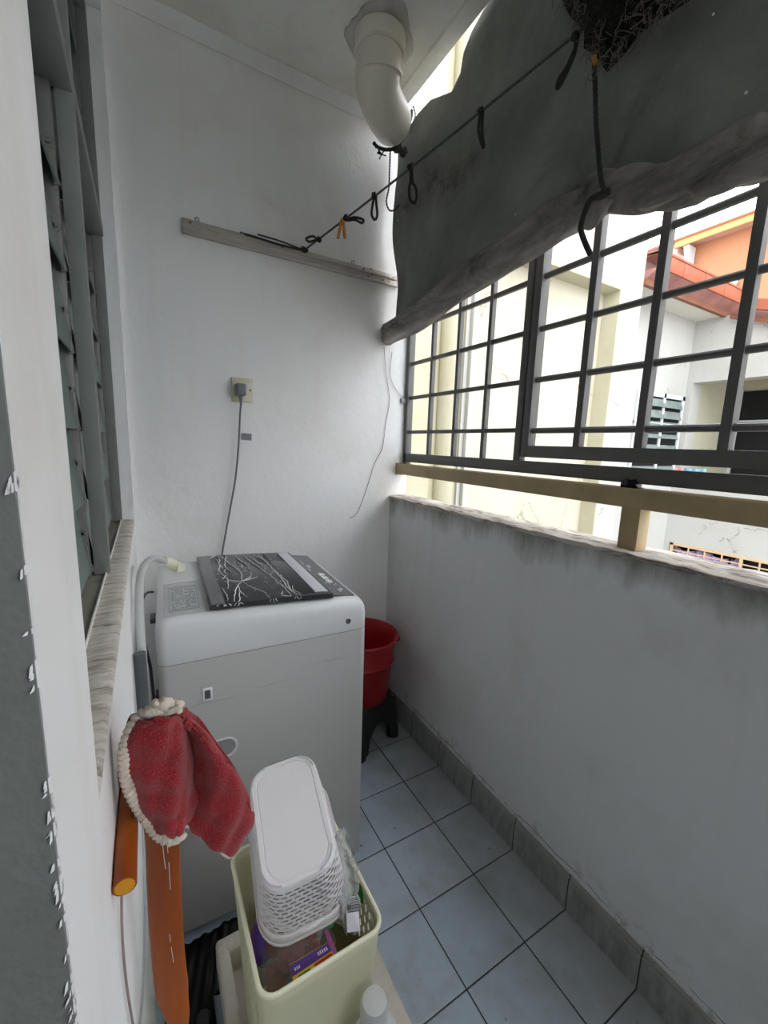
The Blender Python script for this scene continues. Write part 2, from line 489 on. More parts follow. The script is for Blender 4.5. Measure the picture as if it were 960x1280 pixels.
# ------------------------------------------------------------------ key dimensions
XL, XR, YB, ZC = -.045, .975, 1.631, 2.55
ZP = 1.052           # parapet top
ZS = 1.012           # window sill
YF = -2.2  # unseen near end, set far back to let in more sky light
# ------------------------------------------------------------------ the setting
struct('floor', MB().box((-.3, YF-.1, -.12), (1.1, YB+.15, 0)), 'floor_tile')
struct('wall_back', MB().box((-.6, YB, -.12), (1.06, YB+.16, ZC+.15)), 'wall_back')
struct('wall_right', MB().box((XR, YF, -.12), (1.09, YB, ZP-.004)), 'wall_parapet')
mb = MB(); ny = 150
rows = []
for (x, dz) in ((XR-.004, -.012), (XR-.005, .0), (1.0, .003), (1.05, .004), (1.093, .0), (1.094, -.012)):
    rows.append([(x+random.uniform(-.0018, .0018), YF+(YB-YF)*j/ny, ZP+dz+random.uniform(-.0022, .0022)) for j in range(ny+1)])
mb.grid(rows); struct('trim_1', mb, 'parapet_top', angle=60)
struct('baseboard_right', MB().box((XR-.009, YF, .0), (XR, YB, .098)).box((XR-.005, YF, .098), (XR, YB, .112), .002), 'skirting_tile')
# left wall: pier, wall under window, far strip, head, wall behind the doorway opening
WT = .155
mb = MB()
mb.box((XL-WT, .215, -.12), (XL, .345, 2.7)); mb.box((XL-WT, .345, -.12), (XL, YB, ZS-.004))
mb.box((XL-WT, 1.600, ZS-.004), (XL, YB, 2.7)); mb.box((XL-WT, .345, 2.46), (XL, 1.600, 2.7))
mb.box((XL-WT, YF, -.12), (XL, -.75, 2.7)); mb.box((XL-WT, -.75, 2.15), (XL, .215, 2.7))
struct('wall_left', mb, 'wall_white', smooth=False)
struct('wall_front', MB().box((XL-WT, YF-.1, -.12), (1.09, YF, 2.7)), 'wall_white')
# door reveal, its shade painted in as grey, with torn white edge
struct('trim_2', MB().box((XL-WT, .212, 0), (XL-.0006, .2149, 2.15)), 'jamb_shade')
mb = MB(); z = .35
while z < 1.30:
    h = random.uniform(.006, .03)
    if random.random() < (.75 if z < 1.22 else .3):
        for q in range(random.randint(1, 3)):
            w = random.uniform(.0, .0022); zz = z+random.uniform(0, h)
            a = Vector((XL+.0003, .2155, zz)); 
            p = [a, a+Vector((-.0012-w, -.0034, -random.uniform(-.001, .003))), a+Vector((-.001-w*.6, -.003, random.uniform(.001, .004))), a+Vector((.0, .0, random.uniform(.002, .006)))]
            mb.poly(p, (-.0004, -.0016, 0))
    z += h*(.8 if z > .9 else .5)
tag(mb.build('peeling_paint', 'paint_flake', None, angle=20), kind='structure'); bpy.data.objects['peeling_paint'].name = 'trim_3'
# sill
mb = MB(); rows = []
for (x, dz) in ((XL-.036, 0), (XL-.02, .001), (XL-.004, .0), (XL-.0005, -.004)):
    rows.append([(x+random.uniform(-.0003, .0003), .345+(1.255)*j/120, ZS+dz+random.uniform(-.0005, .0005)) for j in range(121)])
mb.grid(rows); struct('trim_4', mb, 'sill_top', angle=60)
struct('trim_5', MB().box((XL-.0385, .345, ZS-.002), (XL-.0355, 1.6, ZS+.004), .001), 'trim_white')
struct('trim_6', MB().box((XL-WT, .345, ZS-.006), (XL-.0385, 1.6, ZS-.001)), 'concrete')
# ceiling slab with its drip groove and stained edge band
mb = MB().box((-.3, YF, ZC), (.862, YB, ZC+.16)).box((.862, YF, ZC-.012), (.915, YB, ZC+.16), .002)
struct('ceiling', mb, 'ceiling_paint')
mb = MB(); pr = [(0, 0), (0, -.03), (-.006, -.034), (-.012, -.022), (-.03, -.010), (-.036, -.004), (-.034, 0)]
mb.poly([(-.045, YB+a, ZC+b) for a, b in pr], (.96, 0, 0)); struct('trim_7', mb, 'wall_back')
# dark room behind the louvres
mb = MB().box((-2.6, -1.4, -.12), (-2.5, 2.2, 2.7)).box((-2.6, 2.1, -.12), (XL-WT, 2.2, 2.7)).box((-2.6, -1.4, -.12), (XL-WT, -1.3, 2.7))
struct('wall_inner_room', mb, 'room_wall')
struct('floor_inner_room', MB().box((-2.6, -1.4, -.12), (-.3, 2.2, -.01)), 'room_wall')
struct('ceiling_inner_room', MB().box((-2.6, -1.4, 2.6), (-.3, 2.2, 2.7)), 'room_wall')
struct('ground', MB().box((-12, -14, -3.2), (16, 20, -3.0)), 'concrete')

# ------------------------------------------------------------------ louvre window
win = thing('window_1', None, None, (XL-.07, .97, ZS)); win['kind'] = 'structure'
XO = XL-.034           # outer face of the frame
mb = MB()
mb.box((XO-.022, .962, ZS), (XO+.004, .992, 2.46), .0015)          # mullion
mb.box((XO-.026, 1.580, ZS), (XO, 1.598, 2.46), .0015)        # far jamb
mb.box((XO-.026, .346, ZS), (XO, .362, 2.46), .0015)
mb.box((XO-.055, .362, 1.853), (XO+.004, .965, 1.885), .002); mb.box((XO-.055, .992, 1.866), (XO+.004, 1.58, 1.898), .002)
mb.box((XO-.03, .362, 2.43), (XO, 1.58, 2.46), .002)
mb.build('frame', 'frame_grey', win)
for y0 in (.949, 1.562):
    for (za, zb) in ((ZS, 1.853), (1.9, 2.43)):
        ch = MB().box((XO-.05, y0, za), (XO-.026, y0+.016, zb), .001)
        for k in range(5): ch.box((XO-.051, y0-.001, za+.1+k*.16), (XO-.026, y0+.002, za+.104+k*.16))
        c = ch.build('louvre_channel', 'aluminium', win)
    for k in range(6):
        zc = 1.101+.133*k
        r_ = MB(); r_.tube([(XO-.034, y0-.006, zc), (XO-.034, y0+.001, zc)], .008, 16); r_.tube([(XO-.034, y0-.008, zc), (XO-.034, y0-.005, zc)], .004, 10)
        r_.build('pivot_rivet', 'aluminium', win)
def slat(y0, y1, zb, tilt=.06, h=.15):
    m = MB(); a = Vector((XO-.028, 0, zb)); b = Vector((XO-.028-tilt, 0, zb+h)); d = (b-a).normalized(); n = Vector((d.z, 0, -d.x))*.0028
    m.poly([a+Vector((0, y0, 0)), b+Vector((0, y0, 0)), b+n+Vector((0, y0, 0)), a+n+Vector((0, y0, 0))], (0, y1-y0, 0))
    g = m.build('louvre_slat', 'louvre_glass', win)
    for yy in (y0, y1-.006):   # clip at slat end
        c = MB(); o = Vector((0, yy, 0))
        c.poly([a+o-n*1.1-d*.002, b+o-n*1.1, b+o+n*2.2, a+o+n*2.2-d*.002], (0, .006, 0)); c.build('slat_clip', 'aluminium', g)
for (y0, y1) in ((.366, .947), (.996, 1.561)):
    tl = {5: .040, 4: .026}
    for k in range(6): slat(y0, y1, 1.027+.1345*k, tl.get(k, .018), .146)
    for k in range(4): slat(y0, y1, 1.90+.1345*k, .085, .11)

# ------------------------------------------------------------------ drain pipe
pp = [Vector((.705, 1.340, 2.56)), Vector((.705, 1.340, 2.51)), Vector((.705, 1.345, 2.46)), P(471, 104, 1, 1.365), P(476, 124, 1, 1.395), P(481, 136, 1, 1.415), P(486, 145, 1, 1.44), P(490, 152, 1, 1.47)]
pipe = thing('drain_pipe', 'cream plastic waste pipe bending out of the ceiling by the tarpaulin', 'pipe', (.705, 1.340, 2.55))
mb = MB(); mb.tube(pp, .071, 40, 6); mb.build('elbow', 'pvc_cream', pipe, angle=60)
mb = MB(); mb.lathe([(.0705, .0), (.079, 0), (.082, -.006), (.082, -.05), (.080, -.056), (.0715, -.058)], (.705, 1.340, 2.552), 48); mb.build('collar', 'pvc_cream', pipe)
mb = MB(); mb.tube([(.705, 1.342, 2.452), (.706, 1.344, 2.444)], .0755, 40); mb.build('ring', 'pvc_cream', pipe)
mb = MB()
n = 40; v = [mb.bm.verts.new((.705+(.108+.014*math.sin(3*a*2*PI/n+1)+random.uniform(-.004, .004))*math.cos(2*PI*a/n), 1.340+(.112+.014*math.cos(4*a*2*PI/n))*math.sin(2*PI*a/n), 2.547)) for a in range(n)]
v2 = [mb.bm.verts.new((.705+.08*math.cos(2*PI*a/n), 1.340+.08*math.sin(2*PI*a/n), 2.540)) for a in range(n)]
for a in range(n): mb.bm.faces.new((v[a], v[(a+1) % n], v2[(a+1) % n], v2[a]))
mb.build('cement_patch', 'cement', pipe, solid=.004)

# ------------------------------------------------------------------ wall channel (clothes rail)
bt = thing('wall_channel', 'long dirty grey metal channel screwed across the back wall', 'rail', (.142, YB, 1.97))
mb = MB(); mb.box((.142, YB-.020, 1.950), (.972, YB, 1.992), .0015); mb.box((.142, YB-.024, 1.946), (.972, YB-.018, 1.956), .001); mb.box((.143, YB-.023, 1.972), (.972, YB-.019, 1.976))
mb.build('channel', 'batten_metal', bt)
for x in (.165, .47, .80):
    m = MB(); m.tube([(x, YB-.026, 1.982), (x, YB-.018, 1.982)], .0035, 10); m.build('screw', 'rust', bt)
for x in (.187, .545, .757):
    m = MB(); m.tube([(x+.006*math.cos(a), YB-.012, 2.0+.006*math.sin(a)) for a in [i*PI/8 for i in range(17)]], .0015, 6); m.build('eyelet_and_glint', 'aluminium', bt)
for i in range(14):
    x = random.uniform(.82, .96); m = MB(); m.ball((x, YB-.021, random.uniform(1.952, 1.99)), .004, (1.5, .2, .7), 1); m.build('rust_spot', 'rust', bt)

# ------------------------------------------------------------------ clothesline and what hangs on it
A = P(380, 313, 1, YB-.03); B = P(720, 43, 0, .875); C_ = P(800, -22, 0, .875)
line_pts = [A, A.lerp(B, .25)+Vector((0, 0, -.004)), A.lerp(B, .5)+Vector((0, 0, -.006)), A.lerp(B, .75)+Vector((0, 0, -.004)), B, C_]
cl = thing('clothesline', 'grey cord stretched from the wall channel up across the tarpaulin', 'rope', A)
mb = MB(); mb.rope(line_pts, .0035, 2, .012, 6, 6); mb.build('cord', 'cord_grey', cl)
def Lp(px):
    """point of the clothesline nearest a pixel column"""
    best = None
    for i in range(401):
        t = i/400; q = A.lerp(C_, t) if False else (A.lerp(B, t*1.15) if t*1.15 <= 1 else B.lerp(C_, (t*1.15-1)/.15))
        d = q-CAM; x = 480+FPX*d.dot(R0)/d.dot(fw)
        if best is None or abs(x-px) < best[0]: best = (abs(x-px), q)
    return best[1]+Vector((0, 0, -.003))
def pix(q):
    d = q-CAM; return 480+FPX*d.dot(R0)/d.dot(fw), 640-FPX*d.dot(U0)/d.dot(fw)
mb = MB(); mb.ball(A+Vector((0, -.006, 0)), .011, (1.3, .8, .9), 2, .2); mb.build('knot', 'cord_black', cl)
mb = MB(); mb.rope([A, P(350, 306, 1, YB-.03), P(318, 296, 1, YB-.03), P(300, 291, 1, YB-.012)], .004, 2, .02); mb.rope([A, P(352, 302, 1, YB-.026), P(322, 293, 1, YB-.026)], .003, 2, .02); mb.build('tail', 'cord_black', cl)
def loop(px, off, label, knot=.009):
    """cord loop knotted to the line; off = list of pixel offsets of its centreline"""
    q = Lp(px); d = (q-CAM).dot(fw); x0, y0 = pix(q); dirr = q-CAM
    def W(dx, dy, k=0.): return q+R0*(dx*d/FPX)+U0*(-dy*d/FPX)-dirr.normalized()*k
    o = thing('hanging_loop', label, 'cord loop', q, 'black cord loops tied along the clothesline')
    m = MB(); m.ball(q, knot, (1, 1, 1.2), 2, .25); m.build('knot', 'cord_black', o)
    m = MB(); m.rope([W(a, b, .004*((i % 2)*2-1)*.5) for i, (a, b) in enumerate(off)], .0042, 2, .012, 6, 5); m.build('loop', 'cord_black', o)
loop(399, [(-3, -1), (-8, -4), (-16, -1), (-12, 3), (-4, 1), (2, 2)], 'short black cord loop folded sideways, nearest the wall channel')
loop(432, [(2, 1), (12, -1), (22, 2), (20, 6), (12, 2), (3, 3)], 'black cord loop sticking out beside the orange clothes peg')
loop(468, [(0, 2), (-2, 12), (-3, 24), (1, 30), (4, 24), (3, 12), (2, 2)], 'thin black oval cord loop hanging over the white wall')
loop(513, [(0, 2), (1, 16), (-1, 26), (0, 40), (5, 45), (8, 38), (7, 26), (3, 18), (2, 4)], 'black oval cord loop hanging just inside the tarpaulin edge')
loop(601, [(0, 2), (-2, 14), (-2, 28), (3, 44), (4, 42), (2, 28), (2, 14), (3, 2)], 'narrow black cord loop hanging in front of the tarpaulin middle')
loop(720, [(0, 6), (-2, 22), (-10, 42), (-20, 62), (-24, 64), (-20, 52), (-12, 40), (-3, 20), (2, 6)], 'long slanting black cord loop below the dark nest')
q = Lp(428)
pg = thing('clothes_peg', 'orange plastic clothes peg clipped open on the clothesline', 'peg', q)
for sgn in (-1, 1):
    m = MB(); a = q+Vector((.0, -.004*sgn, .008)); b = q+R0*(.012*sgn-.002)+Vector((0, 0, -.055)); m.bar(a, b, .009, .0055, (0, 1, 0), .001); m.build('jaw', 'orange_peg', pg)
m = MB(); m.tube([q+Vector((0, -.009, -.004)), q+Vector((0, .009, -.004))], .004, 10); m.build('spring', 'orange_peg', pg)

# ------------------------------------------------------------------ tarpaulin
XT = .935
tp = thing('tarpaulin', 'dark grey weathered tarpaulin hanging inside the grille with rolled lower hem', 'tarpaulin', (XT, .8, 2.2))
top_ = [(lambda q: (q.y, q.z))(P(a, b, 0, XT)) for a, b in ((498, 190), (502, 181), (511, 160), (523, 142), (539, 125), (552, 120), (565, 115), (576, 92), (580, 66), (590, 40), (612, 0))]+[(.9, 2.72), (.5, 2.76), (0, 2.76), (-.35, 2.76)]
bot_ = [(1.575, 1.77), (1.45, 1.79), (1.3, 1.80), (1.15, 1.815), (1.05, 1.83), (.95, 1.85), (.85, 1.87), (.70, 1.885), (.55, 1.83), (.42, 1.83), (.0, 1.86), (-.35, 1.88)]
def interp(tab, t):
    x = t*(len(tab)-1); i = min(int(x), len(tab)-2); f = x-i
    return tab[i][0]*(1-f)+tab[i+1][0]*f, tab[i][1]*(1-f)+tab[i+1][1]*f
NU, NV = 150, 90; rows = []
fA, fB = [(lambda q: (q.y, q.z))(P(a, b, 0, XT)) for a, b in ((530, 371), (744, 170))]
for j in range(NV+1):
    v = j/NV; row = []
    for i in range(NU+1):
        u = i/NU; a = interp(top_, u); b = interp(bot_, u)
        y = a[0]*(1-v)+b[0]*v; z = a[1]*(1-v)+b[1]*v
        edge = min(1, v*5)
        w = .010*math.sin(9*y+3*z*2.2+1)+.007*math.sin(21*(y-.6*z)+2*math.sin(5*z))+.006*math.sin(34*y+6*z)*math.exp(-((y-1.5)/.15)**2)
        # creases gathered towards the tie rope at y~.69
        dd = math.hypot(y-.69, (z-1.88)*.8); ang = math.atan2(z-1.88, y-.69)
        w += .012*math.sin(ang*7)*math.exp(-dd/.22)
        # long fold running parallel to the rolled hem
        fl = z-(fA[1]+(fB[1]-fA[1])*(y-fA[0])/(fB[0]-fA[0]))
        if y > fB[0]-.05: w += -.016/(1+math.exp(max(-40, min(40, fl/.008))))*min(1, (y-fB[0]+.05)/.05)*min(1, v*2)
        row.append((XT-.002+w*edge, y, z))
    rows.append(row)
mb = MB(); mb.grid(rows); mb.build('sheet', 'tarp', tp, angle=80, solid=.0015)
hp = []
for (px, py, x) in ((483, 420, .925), (497, 411, .925), (520, 397, .925), (548, 377, .925), (575, 358, .925), (617, 329, .925), (650, 306, .925), (690, 281, .925), (722, 264, .925), (742, 248, .925)):
    hp.append(P(px, py, 0, x))
def roll_mesh(pts, rad, seg=22, amp=.005, sm=7, fx=.8, seed=1.):
    c = catmull(pts, sm); N = len(c); rws = []
    for i, p in enumerate(c):
        t = (c[min(i+1, N-1)]-c[max(i-1, 0)]).normalized(); n1 = (Vector((1, 0, 0))-t*t.x).normalized(); n2 = t.cross(n1); R = rad(i/(N-1))
        row = []
        for k in range(seg):
            a = 2*PI*k/seg; rr = R+amp*math.sin(3*a+i*.25+seed)+amp*.7*math.sin(5*a-i*.13+seed*2)
            row.append(p+rr*fx*math.cos(a)*n1+rr*math.sin(a)*n2)
        rws.append(row)
    m = MB(); V = m.grid(rws, True); m.bm.faces.new(V[0]); m.bm.faces.new(V[-1][::-1]); return m
roll_mesh(hp, lambda t: .044+.006*math.sin(PI*t)-(.008 if t < .02 else 0), amp=.005).build('rolled_hem', 'tarp_hem', tp, angle=75)
hq = [P(px, py, 0, .925) for (px, py) in ((738, 250), (757, 240), (783, 234), (812, 238), (838, 232), (870, 214), (900, 204), (930, 196), (960, 186), (1010, 165), (1100, 120))]+[Vector((.925, 0.0, 1.83)), Vector((.925, -.34, 1.85))]
roll_mesh(hq, lambda t: .044 if t < .1 else (.044-.006*math.sin(t*9)), amp=.007, fx=.7, seed=2.5).build('slack_hem', 'tarp_hem', tp, angle=75)
# wedge of cloth hanging under the knot
mb = MB(); a = [P(724, 262, 0, .90), P(738, 246, 0, .888), P(752, 246, 0, .885), P(768, 250, 0, .90)]; b = [P(728, 286, 0, .915), P(737, 288, 0, .905), P(748, 280, 0, .90), P(758, 268, 0, .912)]
mb.grid([catmull(a, 4), catmull([x.lerp(y, .5)+Vector((-.004, 0, 0)) for x, y in zip(a, b)], 4), catmull(b, 4)]); mb.build('hem_corner', 'tarp_hem', tp, solid=.002, angle=80)
# light glinting through pinholes in the sheet, put in as tiny white discs
for (px, py) in ((497, 276), (645, 268), (892, 18), (933, 116)):
    c = P(px, py, 0, XT-.02); m = MB(); m.tube([c, c+Vector((-.002, 0, 0))], .0022, 8); m.build('eyelet_and_glint', 'button_white', tp)

tr = thing('tie_rope', 'black twisted rope dropping from the nest to the tarpaulin hem', 'rope', P(744, 84, 0, .875))
mb = MB(); mb.rope([P(743, 76, 0, .87), P(744, 110, 0, .885), P(745, 150, 0, .89), P(748, 190, 0, .885), P(751, 222, 0, .872), P(756, 240, 0, .86)], .0050, 3, .035, 8, 6, .45); mb.build('cord', 'cord_black', tr)
mb = MB(); mb.ball(P(754, 243, 0, .862), .012, (1, 1.2, .8), 2, .2); mb.build('knot', 'cord_black', tr)
mb = MB(); mb.rope([P(754, 243, 0, .862), P(738, 250, 0, .86), P(730, 268, 0, .865), P(726, 285, 0, .87), P(730, 300, 0, .875), P(738, 318, 0, .88)], .006, 3, .014, 8, 6); mb.build('tail', 'cord_black', tr)
m = MB(); m.tube([P(743, 70, 0, .868), P(744, 80, 0, .868)], .0045, 8); m.build('frayed_end', 'orange_peg', tr)

# pipe tie: black cords wrapped between pipe mouth and tarp corner
k0 = P(489, 186, 1, 1.50)
pt = thing('pipe_tie', 'black cords knotted between the waste pipe and tarpaulin corner', 'rope', k0)
mb = MB(); mb.ball(P(496, 184, 1, 1.50), .019, (1, .8, .8), 2, .3).ball(P(504, 190, 1, 1.50), .015, (1, 1, 1), 2, .3); mb.build('knot', 'cord_black', pt)
mb = MB(); mb.rope([P(467, 178, 1, 1.42), P(472, 184, 1, 1.42), P(482, 187, 1, 1.44), P(494, 186, 1, 1.48)], .006, 2, .02); mb.rope([P(515, 138, 1, 1.50), P(513, 150, 1, 1.47), P(506, 168, 1, 1.47), P(498, 181, 1, 1.49)], .006, 2, .02); mb.rope([P(516, 132, 1, 1.5), P(519, 146, 1, 1.50), P(509, 166, 1, 1.5), P(500, 182, 1, 1.5)], .003, 2, .02); mb.build('strap', 'cord_black', pt)
mb = MB(); mb.rope([P(488, 187, 1, 1.48), P(487, 210, 1, 1.48), P(486, 235, 1, 1.48), P(483, 252, 1, 1.48), P(487, 263, 1, 1.48), P(494, 262, 1, 1.48), P(499, 256, 1, 1.48)], .0032, 2, .02); mb.build('hooked_cord', 'cord_black', pt)
mb = MB()
for k in range(9):
    c = P(477, 193, 1, 1.47); d = Vector((random.uniform(-1, 1), random.uniform(-.3, .3), random.uniform(-1, 1))).normalized()*.017; mb.tube([c, c+d], .0022, 5)
mb.build('frayed_end', 'cord_black', pt)

# ------------------------------------------------------------------ nest
nc = P(785, 10, 0, .86)
ns = thing('bird_nest', 'dark shaggy nest of matted straw caught above the clothesline', 'nest', nc)
outl = [(700, -60), (697, -25), (704, 2), (714, 20), (730, 38), (733, 58), (742, 72), (752, 84), (757, 92), (768, 82), (778, 70), (790, 52), (812, 36), (838, 18), (862, -6), (880, -60)]
mb = MB(); cen = P(775, -20, 0, .835)
rws = []
for s_ in (0, .35, .7, .92, 1.):
    row = []
    for (px, py) in outl:
        e = P(px, py, 0, XT-.022); row.append(cen.lerp(e, s_)+Vector((-.03*(1-s_)**.5, 0, 0))+Vector([random.uniform(-.006, .006) for _ in range(3)]))
    rws.append(row)
V = mb.grid(rws, True); mb.build('straw_core', 'straw_dark', ns, angle=70, solid=.004)
mb = MB()
for k in range(900):
    px = random.uniform(698, 880); py = random.uniform(-60, 90)
    # keep to the nest's outline
    ins = False; j = len(outl)-1
    for i in range(len(outl)):
        a, b = outl[i], outl[j]
        if (a[1] > py) != (b[1] > py) and px < (b[0]-a[0])*(py-a[1])/(b[1]-a[1])+a[0]: ins = not ins
        j = i
    if not ins: continue
    p = P(px, py, 0, XT-.03-random.uniform(0, .05)); a = random.uniform(0, 2*PI); L = random.uniform(.012, .045)
    d = Vector((random.uniform(-.3, .3), math.cos(a), math.sin(a)))*L; b = p+d; mid = p.lerp(b, .5)+Vector([random.uniform(-.012, .012) for _ in range(3)])
    mb.tube(catmull([p, mid, b], 3), random.choice((.0005, .0007, .001)), 4, cap=False)
mb.build('loose_straw', 'nest_light', ns)['kind'] = 'stuff'

# ------------------------------------------------------------------ power socket, plug, tape
so = thing('wall_socket', 'cream square power socket on the back wall', 'socket', (.318, YB, 1.468))
zt, zb_ = 1.508, 1.426
m = MB(); m.box((.284, YB-.012, zb_), (.357, YB, zt), .003); m.box((.282, YB-.004, zb_-.003), (.360, YB, zt+.003), .001); m.build('faceplate', 'socket_cream', so)
m = MB(); m.box((.336, YB-.0145, 1.477), (.352, YB-.011, 1.494), .001); m.build('switch', 'trim_white', so)
m = MB(); m.tube([(.3475, YB-.013, 1.468), (.3475, YB-.0115, 1.468)], .003, 12); m.build('indicator_hole', 'slot_black', so)
pl = thing('power_plug', 'grey moulded plug in the wall socket with cable dropping behind the washing machine', 'plug', (.305, YB-.012, 1.46))
m = MB(); m.box((.290, YB-.05, 1.443), (.327, YB-.013, 1.487), .008, 3); m.box((.296, YB-.054, 1.449), (.321, YB-.048, 1.481), .003, 2); m.build('plug_body', 'plug_grey', pl)
m = MB()
for k in range(4): m.tube([(.3095, YB-.035, 1.444-.006*k), (.3095, YB-.035, 1.440-.006*k)], .0075-.0006*k, 12)
m.tube([(.3095, YB-.035, 1.444), (.3095, YB-.035, 1.415)], .0045, 10); m.build('strain_relief', 'plug_grey', pl)
m = MB(); m.tube([(.3095, YB-.035, 1.418), P(300, 520, 1, YB-.03), P(298, 560, 1, YB-.02), P(294, 600, 1, YB-.02), P(287, 640, 1, YB-.02), P(278, 690, 1, YB-.02), P(274, 720, 1, YB-.03), P(270, 800, 1, YB-.03)], .0034, 8, 6); m.build('cable', 'cable_grey', pl)
m = MB(); c = P(308, 546, 1, YB-.0015); m.box((-.019, -.0012, -.0125), (.019, .0012, .0125), 0, 1, Matrix.Translation(c) @ Matrix.Rotation(.05, 4, 'Y')); 
tag(m.build('tape_patch', 'tape_grey'), 'small grey strip of tape stuck on the wall below the socket', 'tape')
m = MB(); m.tube([P(480, 434, 1, YB-.006), P(483, 470, 1, YB-.006), P(487, 500, 1, YB-.004), P(482, 530, 1, YB-.004), P(478, 560, 1, YB-.004), P(468, 580, 1, YB-.004), P(458, 612, 1, YB-.003), P(447, 640, 1, YB-.003), P(437, 648, 1, YB-.003)], .0011, 5, 5)
m.tube([P(490, 440, 1, YB-.006), P(488, 470, 1, YB-.006), P(497, 490, 1, YB-.006), P(506, 498, 1, YB-.006)], .0011, 5, 5)
tag(m.build('loose_wire', 'wire_thin'), 'thin loose brown wire straggling down the back wall beside the grille', 'wire')

# ------------------------------------------------------------------ window grille over the parapet
XG = 1.04
gr = thing('window_grille', 'grey steel bar grille above the parapet rail', 'grille', (XG, .8, ZP))
def gpart(name, lo, hi, mat='steel_grey', bev=.0012):
    return MB().box(lo, hi, bev).build(name, mat, gr)
YN = -2.15
gpart('frame', (XG-.006, YN, 1.212), (XG+.024, 1.622, 1.250))
gpart('frame', (XG-.006, 1.606, 1.185), (XG+.024, 1.628, 2.55))
gpart('post', (XG-.006, .938, 1.250), (XG+.024, .962, 2.55))
gpart('frame', (XG-.006, YN, 2.50), (XG+.024, 1.622, 2.53))
gpart('wall_lug', (XG-.03, 1.62, 1.475), (XG+.0, 1.632, 1.495), 'steel_light')
for y in (1.444, 1.28, 1.116): gpart('vertical_bar', (XG-.002, y-.0075, 1.250), (XG+.016, y+.0075, 2.50))
for z in (1.346, 1.496, 1.643, 1.79, 1.938, 2.086, 2.234, 2.382): gpart('horizontal_bar', (XG+.002, .962, z-.0072), (XG+.014, 1.606, z+.0072))
sash = MB(); sash.box((XG-.008, .904, 1.262), (XG+.026, .930, 2.49), .0012); sash.box((XG-.008, YN+.1, 1.262), (XG+.026, .904, 1.298), .0012); sash.box((XG-.008, YN+.1, 2.455), (XG+.026, .904, 2.49), .0012)
sh = sash.build('hinged_sash', 'steel_grey', gr)
yv = [.741, .573, .401, .232, .06, -.11, -.28, -.45, -.62, -.79, -.96, -1.13, -1.30, -1.47, -1.64, -1.81, -1.98]
for y in yv: MB().box((XG-.004, y-.010, 1.298), (XG+.020, y+.010, 2.46), .0012).build('vertical_bar', 'steel_grey', sh)
for z in (1.344, 1.496, 1.643, 1.79, 1.938, 2.086, 2.234, 2.382):
    m = MB(); m.tube([(XG+.008, YN+.1, z), (XG+.008, .905, z)], .0088, 10); m.build('horizontal_bar', 'steel_grey', sh)
for y in (1.622, .573, -.45):
    if y < 1.6: gpart('support_stub', (XG-.002, y-.011, 1.2), (XG+.02, y+.011, 1.215))
# tan hand rail
hr = thing('handrail', 'tan painted steel handrail on a short post above the parapet', 'handrail', (1.02, .55, ZP))
m = MB(); m.box((1.0, YN, 1.155), (1.05, 1.629, 1.202), .003); m.build('rail', 'rail_tan', hr)
m = MB(); m.box((.998, 1.618, 1.150), (1.052, 1.6305, 1.206), .002); m.build('end_plate', 'rail_tan', hr)
for y in (.55, -.45):
    m = MB(); m.box((1.002, y-.023, ZP-.004), (1.048, y+.023, 1.156), .002); m.build('post', 'rail_tan', hr)
m = MB(); m.ball((1.03, .575, 1.207), .02, (.7, 1.0, .8), 2, .2).box((1.01, .55, 1.2005), (1.045, .60, 1.2035)); 
tag(m.build('padlock_lump', 'slot_black'), 'black blob of sealant on the handrail below the grille stub', 'sealant'); bpy.data.objects['padlock_lump'].name = 'sealant_lump'

# ------------------------------------------------------------------ washing machine
WM = thing('washing_machine', 'white top-loading washing machine with dark glass lid against the back wall', 'washing machine', (-.004, .987, 0))
WR = Matrix.Translation((-.004, .987, 0)) @ Matrix.Rotation(math.radians(-2.0), 4, 'Z')   # local frame: x across, y to the wall
def wb(mb, name, mat, parent=None, **kw): return mb.build(name, mat, parent or WM, xf=WR, **kw)
W_, D_ = .523, .49
def rrect(x0, y0, x1, y1, r, n=6):
    pts = []
    for (cx, cy, a0) in ((x1-r, y1-r, 0), (x0+r, y1-r, PI/2), (x0+r, y0+r, PI), (x1-r, y0+r, 3*PI/2)):
        for k in range(n+1):
            a = a0+PI/2*k/n; pts.append((cx+r*math.cos(a), cy+r*math.sin(a)))
    return pts
m = MB(); rr = []
for z, ins in ((.03, .006), (.034, 0), (.768, 0), (.7715, .002)): rr.append([(x, y, z) for x, y in rrect(ins, ins, W_-ins, D_-ins, .022)])
V = m.grid(rr, True); m.bm.faces.new(V[0]); m.bm.faces.new(V[-1][::-1]); body = wb(m, 'cabinet', 'machine_panel', angle=50)
m = MB(); m.poly([(x, y, .7705) for x, y in rrect(.003, .003, W_-.003, D_-.003, .02)], (0, 0, .003)); wb(m, 'seam', 'machine_seam')
TZ = [(0, .883), (.06, .886), (.115, .886), (.2, .884), (.3, .880), (.40, .874), (.49, .862), (.53, .848)]
def topz(x):
    for (a, b), (c, d) in zip(TZ, TZ[1:]):
        if x <= c: return b+(d-b)*(x-a)/(c-a)
    return TZ[-1][1]
m = MB(); rr = []
for dz, ins in ((None, .001), (None, 0), (-.034, 0), (-.018, .0018), (-.008, .006), (-.002, .012), (0., .020)):
    row = []
    for (x, y) in rrect(ins, ins, W_-ins, D_-ins, .022+ins*.3):
        if dz is None: z = .7735 if ins else .776
        else: z = topz(x)+dz
        row.append((x, y, z))
    rr.append(row)
for f in (.75, .5, .25, .03):
    row = []
    for (x, y, z) in rr[6]:
        xx = W_/2+(x-W_/2)*f; yy = D_/2+(y-D_/2)*f; row.append((xx, yy, topz(xx)))
    rr.append(row)
